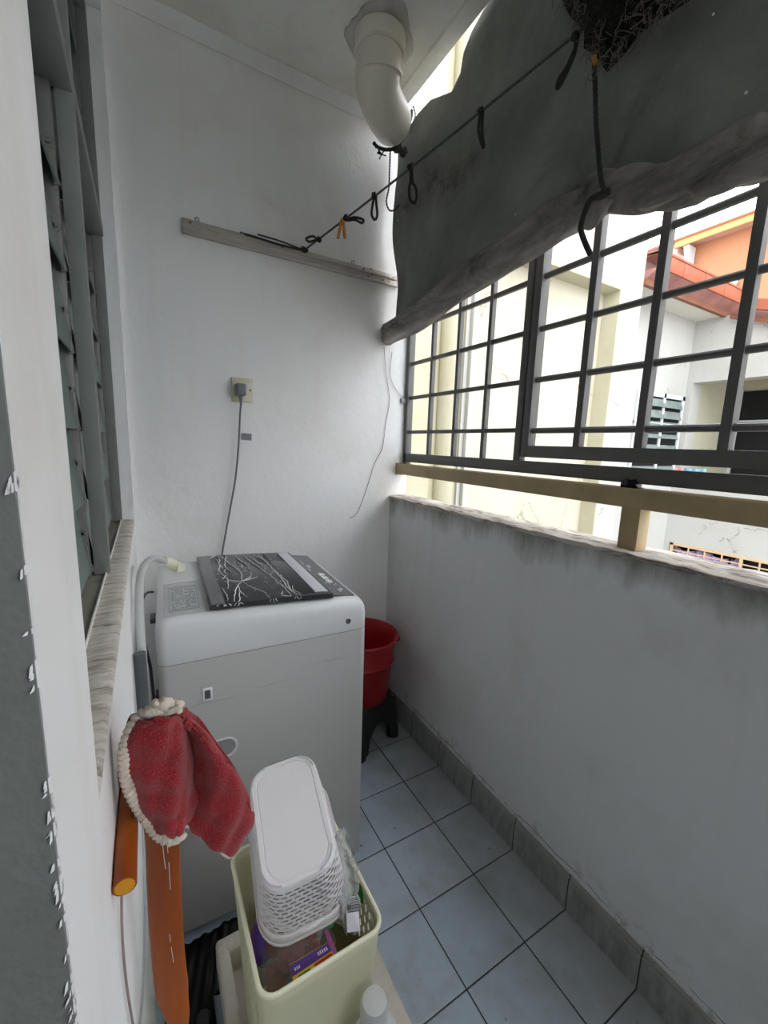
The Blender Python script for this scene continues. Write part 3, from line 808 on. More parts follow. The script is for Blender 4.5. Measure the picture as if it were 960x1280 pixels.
V = m.grid(rr, True); m.bm.faces.new(V[0]); m.bm.faces.new(V[-1][::-1]); wb(m, 'top_housing', 'machine_white', angle=50)
def curved(x0, x1, y0, y1, lift, th, n=12, ed=.0):
    """slab following the crowned top"""
    m = MB(); rws = []
    for i in range(n+1):
        x = x0+(x1-x0)*i/n; rws.append([(x, y0, topz(x)+lift-th), (x, y0, topz(x)+lift), (x, y0+.002, topz(x)+lift+.001), (x, y1-.002, topz(x)+lift+.001), (x, y1, topz(x)+lift), (x, y1, topz(x)+lift-th)])
    V = m.grid(rws); m.bm.faces.new(V[0]); m.bm.faces.new(V[-1][::-1]); return m
lid = wb(curved(.115, .425, .016, .474, .011, .011), 'lid', 'lid_glass', angle=30)
wb(curved(.33, .378, .030, .462, .0122, .001), 'lid_slot', 'slot_black', lid)
wb(curved(.380, .416, .034, .462, .0135, .0015), 'lid_strip', 'strip_silver', lid)
wb(curved(.119, .150, .018, .472, .0130, .0012), 'film_band', 'film_clear', lid)
cp = wb(curved(.429, .494, .030, .470, .003, .004), 'control_panel', 'panel_dark')
for k in range(3):
    m = curved(.452, .470, .205-.034*k, .228-.034*k, .0065, .004, 3); wb(m, 'button', 'button_white', cp)
m = MB()
for (x, y, w, h) in ((.445, .30, .010, .028), (.440, .26, .003, .030), (.462, .135, .002, .012), (.455, .12, .002, .012), (.466, .11, .002, .014), (.446, .13, .002, .012), (.470, .07, .006, .016), (.462, .055, .004, .022), (.440, .34, .003, .05), (.474, .12, .002, .010)):
    m.box((x, y, topz(x)+.0038), (x+w, y+h, topz(x)+.0045))
wb(m, 'panel_markings', 'strip_silver', cp)
# creases of the protective film still on the lid
m = MB()
def crease(pts, r=.0009):
    q = []
    for k, (x, y) in enumerate(catmull([Vector((a, b, 0)) for a, b in pts], 5)[:][i][:2] for i in range((len(pts)-1)*5+1)):
        x += random.uniform(-.0016, .0016); q.append((x, y, topz(x)+.0134))
    m.tube(q, lambda t: r*1.25*(.35+.65*math.sin(PI*min(1, max(0, t)))), 5)
for pts, r in (([(.205, .455), (.20, .38), (.215, .30), (.222, .24), (.212, .17)], .0018), ([(.212, .17), (.19, .12), (.178, .06), (.17, .02)], .0012), ([(.212, .17), (.225, .12), (.25, .07), (.255, .02)], .0012),
               ([(.212, .17), (.18, .19), (.165, .23)], .001), ([(.212, .17), (.24, .20), (.25, .23)], .001), ([(.212, .17), (.235, .18), (.262, .20)], .0008), ([(.212, .17), (.195, .165), (.168, .185)], .0008),
               ([(.262, .45), (.27, .37), (.285, .28), (.30, .19), (.308, .10), (.312, .02)], .0018), ([(.275, .46), (.29, .36), (.302, .28)], .001), ([(.31, .46), (.315, .36), (.32, .25), (.322, .16), (.318, .09), (.326, .02)], .0018),
               ([(.326, .22), (.33, .14), (.322, .07), (.335, .02)], .0013), ([(.175, .46), (.18, .41), (.172, .36), (.18, .31)], .0012), ([(.185, .30), (.178, .27), (.186, .24)], .001), ([(.18, .24), (.165, .20)], .001),
               ([(.168, .44), (.175, .36), (.165, .28), (.178, .20), (.17, .12)], .0014), ([(.19, .46), (.196, .40), (.188, .33), (.198, .26)], .0012), ([(.235, .46), (.24, .40), (.252, .33), (.25, .27)], .0013), ([(.20, .14), (.196, .09), (.204, .04)], .0011), ([(.155, .44), (.17, .46), (.182, .45)], .0016), ([(.228, .37), (.236, .33), (.232, .29)], .0012), ([(.192, .09), (.187, .04), (.18, .015)], .0012), ([(.30, .43), (.31, .40), (.316, .37)], .001), ([(.245, .30), (.255, .28)], .001), ([(.27, .15), (.275, .13)], .001), ([(.155, .13), (.16, .08), (.158, .03)], .001), ([(.30, .06), (.29, .03), (.31, .015)], .001), ([(.335, .10), (.328, .06), (.34, .03)], .0008)):
    crease(pts, r)
for k in range(46):
    x = random.choice((random.uniform(.15, .34), random.uniform(.29, .34))); y = random.uniform(.02, .46); crease([(x, y), (x+random.uniform(-.004, .004), y+random.uniform(.006, .02))], .0007)
for k in range(16):
    x = random.uniform(.12, .34); a = random.uniform(.004, .016); m.tube([(x, .0155, topz(x)+.011), (x+random.uniform(-.008, .008), .0152, topz(x)+.011-a*.6)], .0006, 4)
wb(m, 'film_creases', 'film_crease_and_glint', lid)
lb = wb(curved(.018, .104, .012, .25, .002, .002), 'rating_label', 'film_clear')
m = MB()
m.box((.030, .04, topz(.05)+.0015), (.095, .044, topz(.05)+.0026)); m.box((.030, .04, topz(.03)+.0015), (.0315, .21, topz(.03)+.0026)); m.box((.094, .04, topz(.09)+.0015), (.0955, .21, topz(.09)+.0026)); m.box((.030, .208, topz(.05)+.0015), (.0955, .21, topz(.05)+.0026))
for r_ in range(13):
    y = .052+.0118*r_; x = .036
    while x < .088:
        w = random.uniform(.003, .012)
        if random.random() < .8: m.box((x, y, topz(x)+.0015), (min(x+w, .091), y+.0035, topz(x)+.0026))
        x += w+.003
wb(m, 'label_print', 'label_ink', lb)
m = MB(); 
for k, (z0, z1) in enumerate(((.12, .44), (.46, .64))):
    pass
# side details: lifting recess, cut-out, screw cap, pressed panel lines
m = MB(); rr = []
def stad(x0, x1, zc, r, n=10):
    p = []
    for k in range(n+1): a = -PI/2+PI*k/n; p.append((x1+r*math.cos(a), zc+r*math.sin(a)))
    for k in range(n+1): a = PI/2+PI*k/n; p.append((x0+r*math.cos(a), zc+r*math.sin(a)))
    return p
for r, y in ((.031, .0008), (.0295, -.0034), (.0265, -.0034), (.0245, .001)): rr.append([(x, y, z) for x, z in stad(.05, .14, .528, r*.9)])
V = m.grid(rr, True); wb(m, 'lifting_recess_rim', 'machine_white')
m = MB(); m.poly([(x, -.0006, z) for x, z in stad(.05, .14, .528, .0215)], (0, .0004, 0)); wb(m, 'lifting_recess', 'steel_light')
m = MB(); m.box((.091, -.003, .668), (.113, .001, .700), .001); fr_ = wb(m, 'latch_frame', 'button_white')
m = MB(); m.box((.0955, -.0036, .673), (.1085, -.0028, .695)); wb(m, 'latch_slot', 'dark_square', fr_)
m = MB(); m.tube([(.464, -.0018, .803), (.464, .001, .803)], .0075, 16); wb(m, 'screw_cap', 'dark_square')
m = MB()
for (x0, x1, z0, z1) in ((.05, .16, .46, .66), (.22, .30, .30, .67), (.33, .45, .60, .70)):
    m.bar((x0, .0004, z0), (x0, .0004, z1), .0024, .0024); m.bar((x1, .0004, z0), (x1, .0004, z1), .0024, .0024); m.bar((x0, .0004, z1), (x1, .0004, z1), .0024, .0024)
wb(m, 'pressed_lines', 'machine_panel')
for (x, y) in ((.05, .05), (W_-.05, .05), (.05, D_-.05), (W_-.05, D_-.05)):
    m = MB(); m.tube([(x, y, 0), (x, y, .012)], .024, 16); m.tube([(x, y, .012), (x, y, .032)], .014, 12); wb(m, 'foot', 'black_rubber')
m = MB(); m.box((-.012, .10, .84), (.001, .14, .852), .001); wb(m, 'rear_clip', 'dark_square')
m = MB(); m.box((-.010, .10, .62), (.001, .13, .65), .002); wb(m, 'rear_clip', 'dark_square')
# inlet hose
ih = thing('inlet_hose', 'pale grey water hose curving over the washing machine corner', 'hose', (-.02, 1.1, 0))
e0 = P(207, 702, 1, 1.36)
m = MB(); m.tube([(-.027, .95, .02), (-.027, .95, .30), (-.028, .95, .60), (-.029, .95, .80), (-.030, .975, .90), (-.028, 1.03, .955), (-.020, 1.12, .975), (.004, 1.23, .965), e0], .0088, 14, 6); m.build('hose', 'hose_grey', ih)
m = MB(); m.tube([P(198, 702, 1, 1.34), P(206, 702, 1, 1.36)], .0122, 14); m.build('crimp_ring', 'button_white', ih)
m = MB(); m.tube([P(205, 702, 1, 1.36), P(214, 704, 1, 1.37), P(222, 709, 1, 1.375), P(226, 716, 1, 1.37)], .0155, 16, 5); m.tube([P(221, 712, 1, 1.365), P(230, 713, 1, 1.365)], .020, 18); m.build('elbow_nut', 'tap_cream', ih)
m = MB(); m.tube([P(228, 713, 1, 1.362), P(231, 713, 1, 1.362)], .0105, 12); m.build('inlet_mouth', 'slot_black', ih)
m = MB(); m.tube([(-.030, .885, .03), (-.030, .885, .3), (-.031, .885, .60), (-.031, .89, .75), (-.032, .90, .86)], .0115, 12, 6)
tag(m.build('drain_hose', 'hose_dark'), 'dark grey pipe standing in the gap between left wall and washing machine', 'hose')
m = MB(); m.tube([P(191, 740, 1, 1.16), P(184, 741, 1, 1.10), P(179, 748, 1, 1.03), P(177, 765, 1, .985), P(179, 795, 1, .97), P(186, 825, 1, .97), P(190, 850, 1, .97), (-.009, .965, .55), (-.009, .97, .2), (-.009, .975, .02)], .003, 8, 6)
tag(m.build('black_cable', 'black_rubber'), 'black power cable looping down the left side of the washing machine', 'cable')

# ------------------------------------------------------------------ stool and bucket
ST = thing('step_stool', 'small black plastic stool under the red bucket', 'stool', (.775, 1.44, 0))
SX = Matrix.Translation((.768, 1.475, 0)) @ Matrix.Rotation(math.radians(18), 4, 'Z') @ Matrix.Diagonal((.93, .93, 1.0, 1))
m = MB(); rr = []
for z, h, r in ((.170, .120, .03), (.196, .112, .03), (.204, .106, .03), (.207, .096, .028)): rr.append([(x, y, z) for x, y in rrect(-h, -h, h, h, r)])
V = m.grid(rr, True); m.bm.faces.new(V[-1][::-1]); m.bm.faces.new(V[0]); m.build('seat', 'stool_black', ST, xf=SX)
for k in range(4):
    m = MB(); rot = Matrix.Rotation(k*PI/2, 4, 'Z')
    n = 18; outer = []; inner = []
    T_ = .118; Bm = .132
    pts = [(-T_, .18), (T_, .18), (Bm, .012), (Bm-.03, .0), (Bm-.055, .012)]
    arch = [(Bm-.058-(2*(Bm-.058))*i/n, .03+.085*math.sin(PI*i/n)**.6) for i in range(n+1)]
    pts = pts+arch+[(-Bm+.055, .012), (-Bm+.03, 0), (-Bm, .012)]
    q = [(x, -(.118+.014*(1-z/.18)), z) for x, z in pts]
    m.poly(q, (0, .004, 0)); m.bm.transform(rot); m.build('side_skirt', 'stool_black', ST, xf=SX)
for (sx, sy) in ((1, 1), (1, -1), (-1, 1), (-1, -1)):
    m = MB(); m.tube([(sx*.112, sy*.112, 0), (sx*.112, sy*.112, .02), (sx*.108, sy*.108, .06), (sx*.1, sy*.1, .17)], lambda t: .028-.006*t, 14, 3); m.build('leg', 'stool_black', ST, xf=SX)
bc = (.762, 1.467, .2075)
BK = thing('bucket', 'red plastic bucket standing on the black stool in the corner', 'bucket', bc)
m = MB(); m.lathe([(.0, .004), (.104, .004), (.108, 0), (.112, .004), (.131, .165), (.137, .17), (.140, .176), (.137, .182), (.134, .186), (.1445, .268), (.152, .272), (.156, .278), (.1525, .284), (.147, .284), (.1405, .276), (.129, .18), (.108, .012), (0, .010)], bc, 64)
m.build('pail', 'bucket_red', BK, angle=50)
m = MB(); m.tube([(bc[0]+.157*math.cos(a), bc[1]+.157*math.sin(a), bc[2]+.268-.085*math.sin((a+.5)/(PI)*PI)) for a in [(-.5+PI*k/24) for k in range(25)]], .003, 8); m.build('bail_handle', 'bucket_red', BK)
for a in (-.5, PI-.5):
    m = MB(); m.ball((bc[0]+.152*math.cos(a), bc[1]+.152*math.sin(a), bc[2]+.262), .012, (1, 1, 1.3), 2); m.build('handle_ear', 'bucket_red', BK)

# ------------------------------------------------------------------ towel, orange hose and its hook
YT = .435; HY = .510
hk = thing('wall_hook', 'small brass hook on the left wall just above the red towel', 'hook', (XL, HY, .925))
m = MB(); m.tube([(XL, HY, .925), (XL+.028, HY, .925), (XL+.050, HY, .926), (XL+.056, HY, .938)], .004, 10, 4); m.tube([(XL, HY, .925), (XL+.003, HY, .925)], .008, 16); m.build('hook_arm', 'brass', hk)
oh = thing('orange_hose', 'orange plastic hose hung over the hook, short cut end and long end down', 'hose', (XL+.02, YT, .95))
m = MB(); pr_ = [P(156, 1108, 0, -.0353), P(157.5, 1070, 0, -.0353), P(160, 1020, 0, -.0353), P(162, 985, 0, -.0353), Vector((-.0345, .492, .925)), Vector((-.028, .508, .938)), Vector((-.017, .512, .940)), Vector((-.008, .506, .92))]
m.tube(pr_, .0093, 18, 6); m.build('short_end', 'orange_pipe', oh, angle=50)
d_ = (pr_[0]-pr_[1]).normalized(); m = MB(); m.tube([pr_[0]+d_*.0002, pr_[0]+d_*.0005], .0078, 18); m.build('cut_face', 'pipe_inside', oh)
m = MB(); YS = .492
qq = [Vector((-.008, .506, .92)), P(198, 990, 1, YS), P(203, 1040, 1, YS), P(205, 1100, 1, YS), P(208, 1160, 1, YS), P(212, 1210, 1, YS), P(217, 1245, 1, YS), P(224, 1275, 1, YS-.005), P(226, 1292, 1, YS-.006)]
m.tube(qq, lambda t: (.0185 if t < .72 else .0185-.04*(t-.72)), 20, 7, flat=.36, upv=(0, 1, 0)); m.build('long_end', 'orange_pipe', oh, angle=50)
m = MB(); YS2 = YS-.0076
for seg_ in ([(203, 1052), (205, 1072), (207, 1086)], [(209, 1055), (210, 1066)], [(211, 1078), (213, 1112)], [(212, 1168), (213, 1177)], [(214, 1184), (217, 1203)]):
    m = MB(); m.tube([P(a, b, 1, YS2) for a, b in seg_], .0003, 5); m.build('film_crease_and_glint', 'button_white', oh)  # white streaks painted in as glints on the glossy hose

tw = thing('towel', 'red microfibre cloth with white crochet edging hung over the orange hose', 'towel', (.03, YT, .9))
cols = [  # (list of pixel points top->bottom, depth plane)
    ([(172, 902), (160, 920), (157, 950), (163, 982), (179, 1012), (197, 1036), (214, 1045)], YT-.008),
    ([(184, 898), (178, 915), (178, 950), (184, 980), (194, 1010), (206, 1032), (218, 1043)], YT-.022),
    ([(198, 897), (202, 912), (205, 945), (209, 975), (213, 1003), (217, 1026), (222, 1040)], YT-.027),
    ([(214, 899), (219, 912), (223, 945), (226, 975), (228, 1003), (227, 1022), (226, 1036)], YT-.020),
    ([(224, 900), (229, 912), (232, 945), (233, 975), (231, 1000), (229, 1016), (228, 1030)], YT-.002),
    ([(227, 900), (235, 912), (240, 945), (243, 975), (243, 1002), (240, 1020), (236, 1033)], YT+.014),
    ([(229, 901), (241, 912), (252, 940), (260, 970), (262, 1000), (260, 1030), (254, 1046)], YT+.002),
    ([(231, 902), (246, 913), (262, 937), (278, 965), (286, 1000), (281, 1035), (272, 1060)], YT-.012),
    ([(232, 903), (249, 914), (268, 938), (290, 968), (303, 999), (300, 1030), (286, 1066)], YT-.006),
    ([(233, 904), (252, 917), (272, 944), (296, 976), (312, 1008), (314, 1028), (304, 1052)], YT+.004)]
cp_ = [[P(a, b, 1, y) for a, b in pts] for pts, y in cols]
cp_ = [catmull(c, 6) for c in cp_]
rows = [catmull([c[i] for c in cp_], 5) for i in range(len(cp_[0]))]
for i, r_ in enumerate(rows):
    for j, p in enumerate(r_): r_[j] = p+Vector((0, .0022*math.sin(j*.9+i*.35)+.0015*math.sin(i*.8-j*.3), 0))
m = MB(); m.grid(rows); m.build('cloth', 'towel_red', tw, angle=85, solid=.004)
# back layer, falling behind the hose
m = MB(); bk_ = [catmull([p+Vector((.0, .028 if i else .012, .002)) for i, p in enumerate(c[::6])], 5) for c in (cp_[0], cp_[3], cp_[6], cp_[9])]
m.grid([[Vector(p) for p in catmull([b[i] for b in bk_], 5)] for i in range(int(len(bk_[0])*.72))]); m.build('cloth_back', 'towel_red', tw, angle=85, solid=.004)
left = [p+Vector((0, -.004, 0)) for p in cp_[0][::6]]
m = MB(); m.rope([P(226, 884, 1, YT-.022), P(214, 883, 1, YT-.02), P(200, 880, 1, YT-.018), P(188, 889, 1, YT-.012), P(172, 899, 1, YT-.010)]+left[1:]+[P(228, 1041, 1, YT-.016)], .0066, 2, .012, 8, 6, .58); m.build('crochet_edge', 'crochet', tw, angle=60)
m = MB(); bl = [rows[-1][k]+Vector((0, -.002, -.001)) for k in range(20, len(rows[-1]), 4)]+[rows[k][-1]+Vector((.0006, -.001, 0)) for k in (30, 24)]; m.rope(bl, .0016, 2, .007, 6, 4); m.build('crochet_hem', 'crochet', tw)
m = MB(); m.ball(P(200, 886, 1, YT-.018), .009, (1.6, .9, .8), 2, .15).ball(P(207, 882, 1, YT-.020), .008, (1, .9, .9), 2, .15); m.rope([P(205, 893, 1, YT-.024), P(215, 888, 1, YT-.028), P(226, 883, 1, YT-.03)], .0030, 3, .007, 6, 5); m.build('crochet_tie', 'crochet', tw, angle=60)
m = MB(); m.ball(P(203, 892, 1, YT-.012), .008, (1.5, 1, .6), 2, .1); m.build('brass_ring', 'brass', tw)

# cables on the left wall
m = MB(); m.tube([P(163, 960, 0, XL+.003), P(154, 1050, 0, XL+.003), P(152, 1117, 0, XL+.003), P(153, 1170, 0, XL+.003), P(157, 1220, 0, XL+.003), P(163, 1262, 0, XL+.003), P(172, 1310, 0, XL+.003)], .0012, 6, 6)
tag(m.build('thin_cable', 'cable_mauve'), 'thin mauve cable running down the left wall behind the cut hose end', 'cable')
m = MB(); m.tube([P(176, 990, 0, XL+.003), P(179, 1060, 0, XL+.003), P(181, 1150, 0, XL+.003), P(179, 1230, 0, XL+.003), P(174, 1290, 0, XL+.003)], .0016, 6, 6)
tag(m.build('wall_cable', 'wall_cable'), 'pale grey cable lying against the left wall behind the long hose', 'cable')

# ------------------------------------------------------------------ foam packaging, bin and contents
ZF = .165
FT = thing('foam_packaging', 'off-white moulded foam packaging block on the floor under the cream bin', 'packaging', (.23, .6, 0))
FX = Matrix.Translation((.0, .0, 0))
m = MB()
m.box((.084, .47, 0), (.40, .835, .10), .012, 3); m.box((.078, .47, .095), (.104, .835, ZF), .008, 3); m.box((.088, .80, .095), (.40, .835, ZF), .008, 3)
m.box((.155, .47, .095), (.40, .80, ZF-.006), .010, 3); m.box((.10, .60, .095), (.16, .63, ZF-.01), .006, 2)
m.build('foam_block', 'foam_white', FT, angle=60)

BA, BB, BC, BD = P(276, 1067, 2, .5), P(345, 1256, 2, .5), P(482, 1146, 2, .5), P(407, 1021, 2, .5)
bcn = (BA+BB+BC+BD)/4
BN = thing('storage_bin', 'cream plastic bin with diamond-cut side openings, filled with packets', 'bin', (bcn.x, bcn.y, ZF+.002))
ex = ((BC-BB)+(BD-BA)).normalized(); ey = Vector((0, 0, 1)).cross(ex)
LX = ((BC-BB).length+(BD-BA).length)/4; LY = ((BA-BB).length+(BD-BC).length)/4
BX = Matrix(((ex.x, ey.x, 0, bcn.x), (ex.y, ey.y, 0, bcn.y), (0, 0, 1, ZF+.002), (0, 0, 0, 1)))
HB = .5-ZF-.002
def bring(z, ins=0.):
    k = .84+.16*z/HB
    return [(x, y, z) for x, y in rrect(-LX*k+ins, -LY*k+ins, LX*k-ins, LY*k-ins, .024, 5)]
m = MB(); V = m.grid([bring(z) for z in (0, .004, .03, HB-.115)], True); m.bm.faces.new(V[0])
# upper band: front and back solid, the two sides perforated
zl, zh = HB-.115, HB-.022
lo_, hi_ = bring(zl), bring(zh); n = len(lo_)
for i in range(n):
    j = (i+1) % n
    a, b, c, d = Vector(lo_[i]), Vector(lo_[j]), Vector(hi_[j]), Vector(hi_[i])
    if abs(a.y-b.y) > .1:      # the long sides
        m2 = MB(); m2.holes(lambda u, v: (a.lerp(b, u)).lerp(d.lerp(c, u), v), 14, 4, .72, .78, True, skip=lambda u, v: u < .06 or u > .94); m.merge(m2.bm.copy()); m2.bm.free()
    else: m.bm.faces.new([m.bm.verts.new(p) for p in (a, b, c, d)])
m.grid([bring(zh), bring(HB-.004)], True)
bmesh.ops.remove_doubles(m.bm, verts=m.bm.verts[:], dist=1e-5)
m.build('bin_body', 'bin_cream', BN, xf=BX, solid=.0022, off=0, angle=40)
m = MB(); rp = [Vector(p) for p in bring(HB)]; m.tube(rp+[rp[0]], .0038, 8, cap=False); m.build('rim', 'rim_cream', BN, xf=BX)
def binpt(x, y, z): return BX @ Vector((x, y, z-ZF-.002))

# white woven-look basket, upside down and leaning
KB = thing('woven_basket', 'white plastic basket with slotted sides turned upside down in the cream bin', 'basket', (.17, .62, .66))
fa, fb, fc, fd = P(311, 985, 2, .69), P(345, 1105, 2, .665), P(414, 1082, 2, .665), P(383, 950, 2, .69)
top_c = (P(322, 962, 2, .70)+P(378, 948, 2, .70)+P(416, 1085, 2, .64)+P(340, 1108, 2, .64))/4
e_y = ((P(352, 955, 2, .70)-P(378, 1098, 2, .64))).normalized(); e_x = (P(414, 1060, 2, .67)-P(320, 1060, 2, .67)); e_x = (e_x-e_y*e_x.dot(e_y)).normalized(); e_z = e_x.cross(e_y)
hx = (P(405, 1035, 2, .672)-P(314, 1035, 2, .672)).length/2; hy = (P(352, 952, 2, .70)-P(378, 1102, 2, .64)).length/2
KX = Matrix(((e_x.x, e_y.x, e_z.x, top_c.x), (e_x.y, e_y.y, e_z.y, top_c.y), (e_x.z, e_y.z, e_z.z, top_c.z), (0, 0, 0, 1)))
def kring(z, hx_, hy_, r, n=8): return [(x, y, z) for x, y in rrect(-hx_, -hy_, hx_, hy_, r, n)]
KH = .15
def ksize(t): return hx*(1+.30*t), hy*(1+.20*t), .034+.012*t
m = MB(); rr = [kring(.0012, hx*.5, hy*.6, .02), kring(.0012, hx*.80, hy*.88, .028), kring(-.0002, hx*.815, hy*.89, .028), kring(-.0002, hx*.83, hy*.90, .029), kring(.0016, hx*.85, hy*.915, .030), kring(.0016, hx*.95, hy*.97, .033), kring(-.002, hx, hy, .034), kring(-.014, *ksize(.03))]
V = m.grid(rr, True); m.bm.faces.new(V[0]); m.build('basket_base', 'basket_white', KB, xf=KX, angle=40, solid=.0015)
m = MB()
def ringpt(u, t):
    a, b, r = ksize(t); p = rrect(-a, -b, a, b, r, 8); n = len(p)
    # even spacing by length
    L = [0]
    for i in range(n): L.append(L[-1]+math.dist(p[i], p[(i+1) % n]))
    d = (u % 1)*L[-1]
    for i in range(n):
        if L[i+1] >= d: f = (d-L[i])/max(1e-9, L[i+1]-L[i]); q0, q1 = p[i], p[(i+1) % n]; return (q0[0]*(1-f)+q1[0]*f, q0[1]*(1-f)+q1[1]*f, -KH*t)
    return (*p[0], -KH*t)
m.holes(lambda u, v: ringpt(u, .05+.77*v), 44, 11, .70, .46, stagger=True); m.build('slotted_wall', 'basket_white', KB, xf=KX, solid=.0007, angle=40)
m = MB(); rr = [[ringpt(u/60, t) for u in range(60)] for t in (.82, .9, 1.)]
rr.append([(x*1.05, y*1.03, z) for x, y, z in rr[-1]]); rr.append([(x, y, z+.008) for x, y, z in rr[-1]])
m.grid(rr, True); m.build('basket_rim', 'basket_white', KB, xf=KX, solid=.0018, angle=40)
for s_ in (1, -1):   # handle bail folded along the rim
    pass
m = MB(); aa = ksize(.78); m.tube([(x*1.05, y*1.04, -KH*.78+.012*math.sin(y*20)) for x, y in rrect(-aa[0], -aa[1], aa[0], aa[1], aa[2], 6)[:0]+[(aa[0]*math.cos(t), aa[1]*math.sin(t)) for t in [(-.5*PI-.95)+1.9*k/14 for k in range(15)]]], .004, 8); m.build('basket_handle', 'basket_white', KB, xf=KX)
m = MB()
for (x0, y0) in ((1, 1), (1, -1), (-1, 1), (-1, -1)):
    q = []
    for k in range(9):
        a = math.atan2(y0, x0)+(-.5+k/8)*1.2; q.append((x0*(hx*.93-.03)+.03*math.cos(a), y0*(hy*.955-.03)+.03*math.sin(a), .0028))
    m.tube(q, .0014, 6)
    m.build('base_foot', 'strip_silver', KB, xf=KX)
    m = MB()

# bag of dried shallots
ob = thing('shallot_bag', 'clear bag of dark red-brown shallots at the near end of the bin', 'bag', P(365, 1205, 2, .40))
m = MB(); 
for k in range(20):
    px = random.uniform(336, 398); py = random.uniform(1172, 1238); c = P(px, py, 2, .40+random.uniform(-.02, .02)); 
    m.ball(c, .017, (1, 1, 1.1), 2, .05)
m.build('shallots', 'onion_brown', ob)['kind'] = 'stuff'
m = MB(); gp = [[(328, 1190), (340, 1170), (365, 1158), (395, 1155), (412, 1160)], [(326, 1215), (345, 1190), (372, 1172), (400, 1164), (418, 1168)], [(330, 1238), (352, 1212), (378, 1192), (404, 1180), (420, 1180)], [(340, 1250), (360, 1236), (384, 1216), (406, 1200), (420, 1194)]]
hz = [[.425, .44, .45, .45, .44], [.43, .452, .458, .458, .45], [.425, .448, .452, .45, .445], [.41, .425, .435, .44, .435]]
g0 = [[P(a, b, 2, h) for (a, b), h in zip(r1, r2)] for r1, r2 in zip(gp, hz)]
g1 = [catmull(r_, 5) for r_ in g0]; g1 = [list(x) for x in zip(*[catmull(list(c), 5) for c in zip(*g1)])]
for r_ in g1:
    for i in range(len(r_)): r_[i] = r_[i]+Vector((0, 0, random.uniform(-.0025, .0025)))
m.grid(g1); m.build('clear_bag', 'bag_clear', ob, angle=80)
m = MB(); m.bar(P(407, 1162, 2, .462), P(422, 1200, 2, .462), .007, .002, (0, 0, 1)); m.build('zip_strip', 'pink_plastic', ob)
# card with purple band
cdt = thing('seasoning_card', 'purple and yellow printed packet propped by the near bin wall', 'packet', P(390, 1210, 2, .455))
q0, q1, q2, q3 = P(362, 1206, 2, .482), P(409, 1178, 2, .478), P(422, 1203, 2, .452), P(370, 1242, 2, .450)
def quadpt(u, v): return (q0.lerp(q1, u)).lerp(q3.lerp(q2, u), v)
nq = (q1-q0).cross(q3-q0).normalized(); nq = nq if nq.z > 0 else -nq
def card(u0, v0, u1, v1, lift, name, mat, parent):
    m = MB(); m.poly([quadpt(u, v)+nq*lift for u, v in ((u0, v0), (u1, v0), (u1, v1), (u0, v1))], nq*.0008); return m.build(name, mat, parent, smooth=False)
cardb = card(0, 0, 1, 1, 0, 'card_face', 'card_yellow', cdt)
card(0, 0, 1, .40, .0009, 'purple_band', 'card_purple', cdt)
card(.52, .46, .97, .58, .0009, 'red_heading', 'card_red', cdt)
card(.12, .50, .42, .56, .0009, 'small_print', 'card_green', cdt)
card(.10, .62, .46, 1.0, .0009, 'blue_patch', 'card_blue', cdt)
m = MB(); cc = quadpt(.74, .78)+nq*.0012
for a, b, c in ((0, 0, .009), (.008, .004, .006), (-.006, -.003, .006)): m.ball(cc+(q1-q0).normalized()*a+(q0-q3).normalized()*b, c, (1, 1, .12), 2)
m.build('green_badge', 'card_green', cdt)
m = MB()
for k in range(5):
    u = .68+.055*k; m.poly([quadpt(a, b)+nq*.0019 for a, b in ((u, .12), (u+.035, .12), (u+.035, .12+.14), (u, .26))], nq*.0003)
for k in range(3):
    u = .08+.05*k; m.poly([quadpt(a, b)+nq*.0019 for a, b in ((u, .16), (u+.03, .16), (u+.03, .27), (u, .27))], nq*.0003)
m.build('white_print', 'card_white', cdt)
# clear packet with barcode
pk = thing('clear_packet', 'crumpled clear plastic packet with barcode poking out of the bin', 'packet', P(435, 1120, 2, .5))
pp_ = [[(420, 1042), (426, 1036), (430, 1034), (436, 1050)], [(416, 1068), (424, 1062), (434, 1062), (444, 1072)], [(414, 1100), (424, 1098), (438, 1094), (449, 1096)], [(414, 1130), (426, 1132), (440, 1128), (449, 1126)], [(420, 1150), (430, 1165), (441, 1166), (450, 1166)]]
hz = [[.60, .60, .60, .59], [.585, .59, .58, .57], [.55, .56, .55, .545], [.50, .525, .52, .515], [.45, .48, .485, .48]]
g0 = [catmull([P(a, b, 2, h) for (a, b), h in zip(r1, r2)], 6) for r1, r2 in zip(pp_, hz)]; g1 = [list(x) for x in zip(*[catmull(list(c), 6) for c in zip(*g0)])]
for i, r_ in enumerate(g1):
    for j in range(len(r_)): r_[j] = r_[j]+Vector((.003*math.sin(i*1.3+j*.5), .003*math.sin(j*1.1-i*.4), random.uniform(-.002, .002)))
m = MB(); m.grid(g1); m.build('film', 'packet_clear', pk, angle=50)
m = MB(); b0, b1, b2, b3 = P(432, 1123, 2, .528), P(447, 1121, 2, .522), P(449, 1141, 2, .510), P(435, 1143, 2, .514)
m.poly([b0.lerp(b3, -.05), b1.lerp(b2, -.05), P(450, 1164, 2, .492), P(434, 1166, 2, .494)], (0, 0, .0006)); lb_ = m.build('white_label', 'card_white', pk)
m = MB()
for k in range(9):
    f = .08+.1*k; w = random.choice((.02, .04, .05)); m.poly([b0.lerp(b3, f)+Vector((0, 0, .001)), b1.lerp(b2, f)+Vector((0, 0, .001)), b1.lerp(b2, f+w)+Vector((0, 0, .001)), b0.lerp(b3, f+w)+Vector((0, 0, .001))], (0, 0, .0004))
m.build('barcode', 'slot_black', lb_)
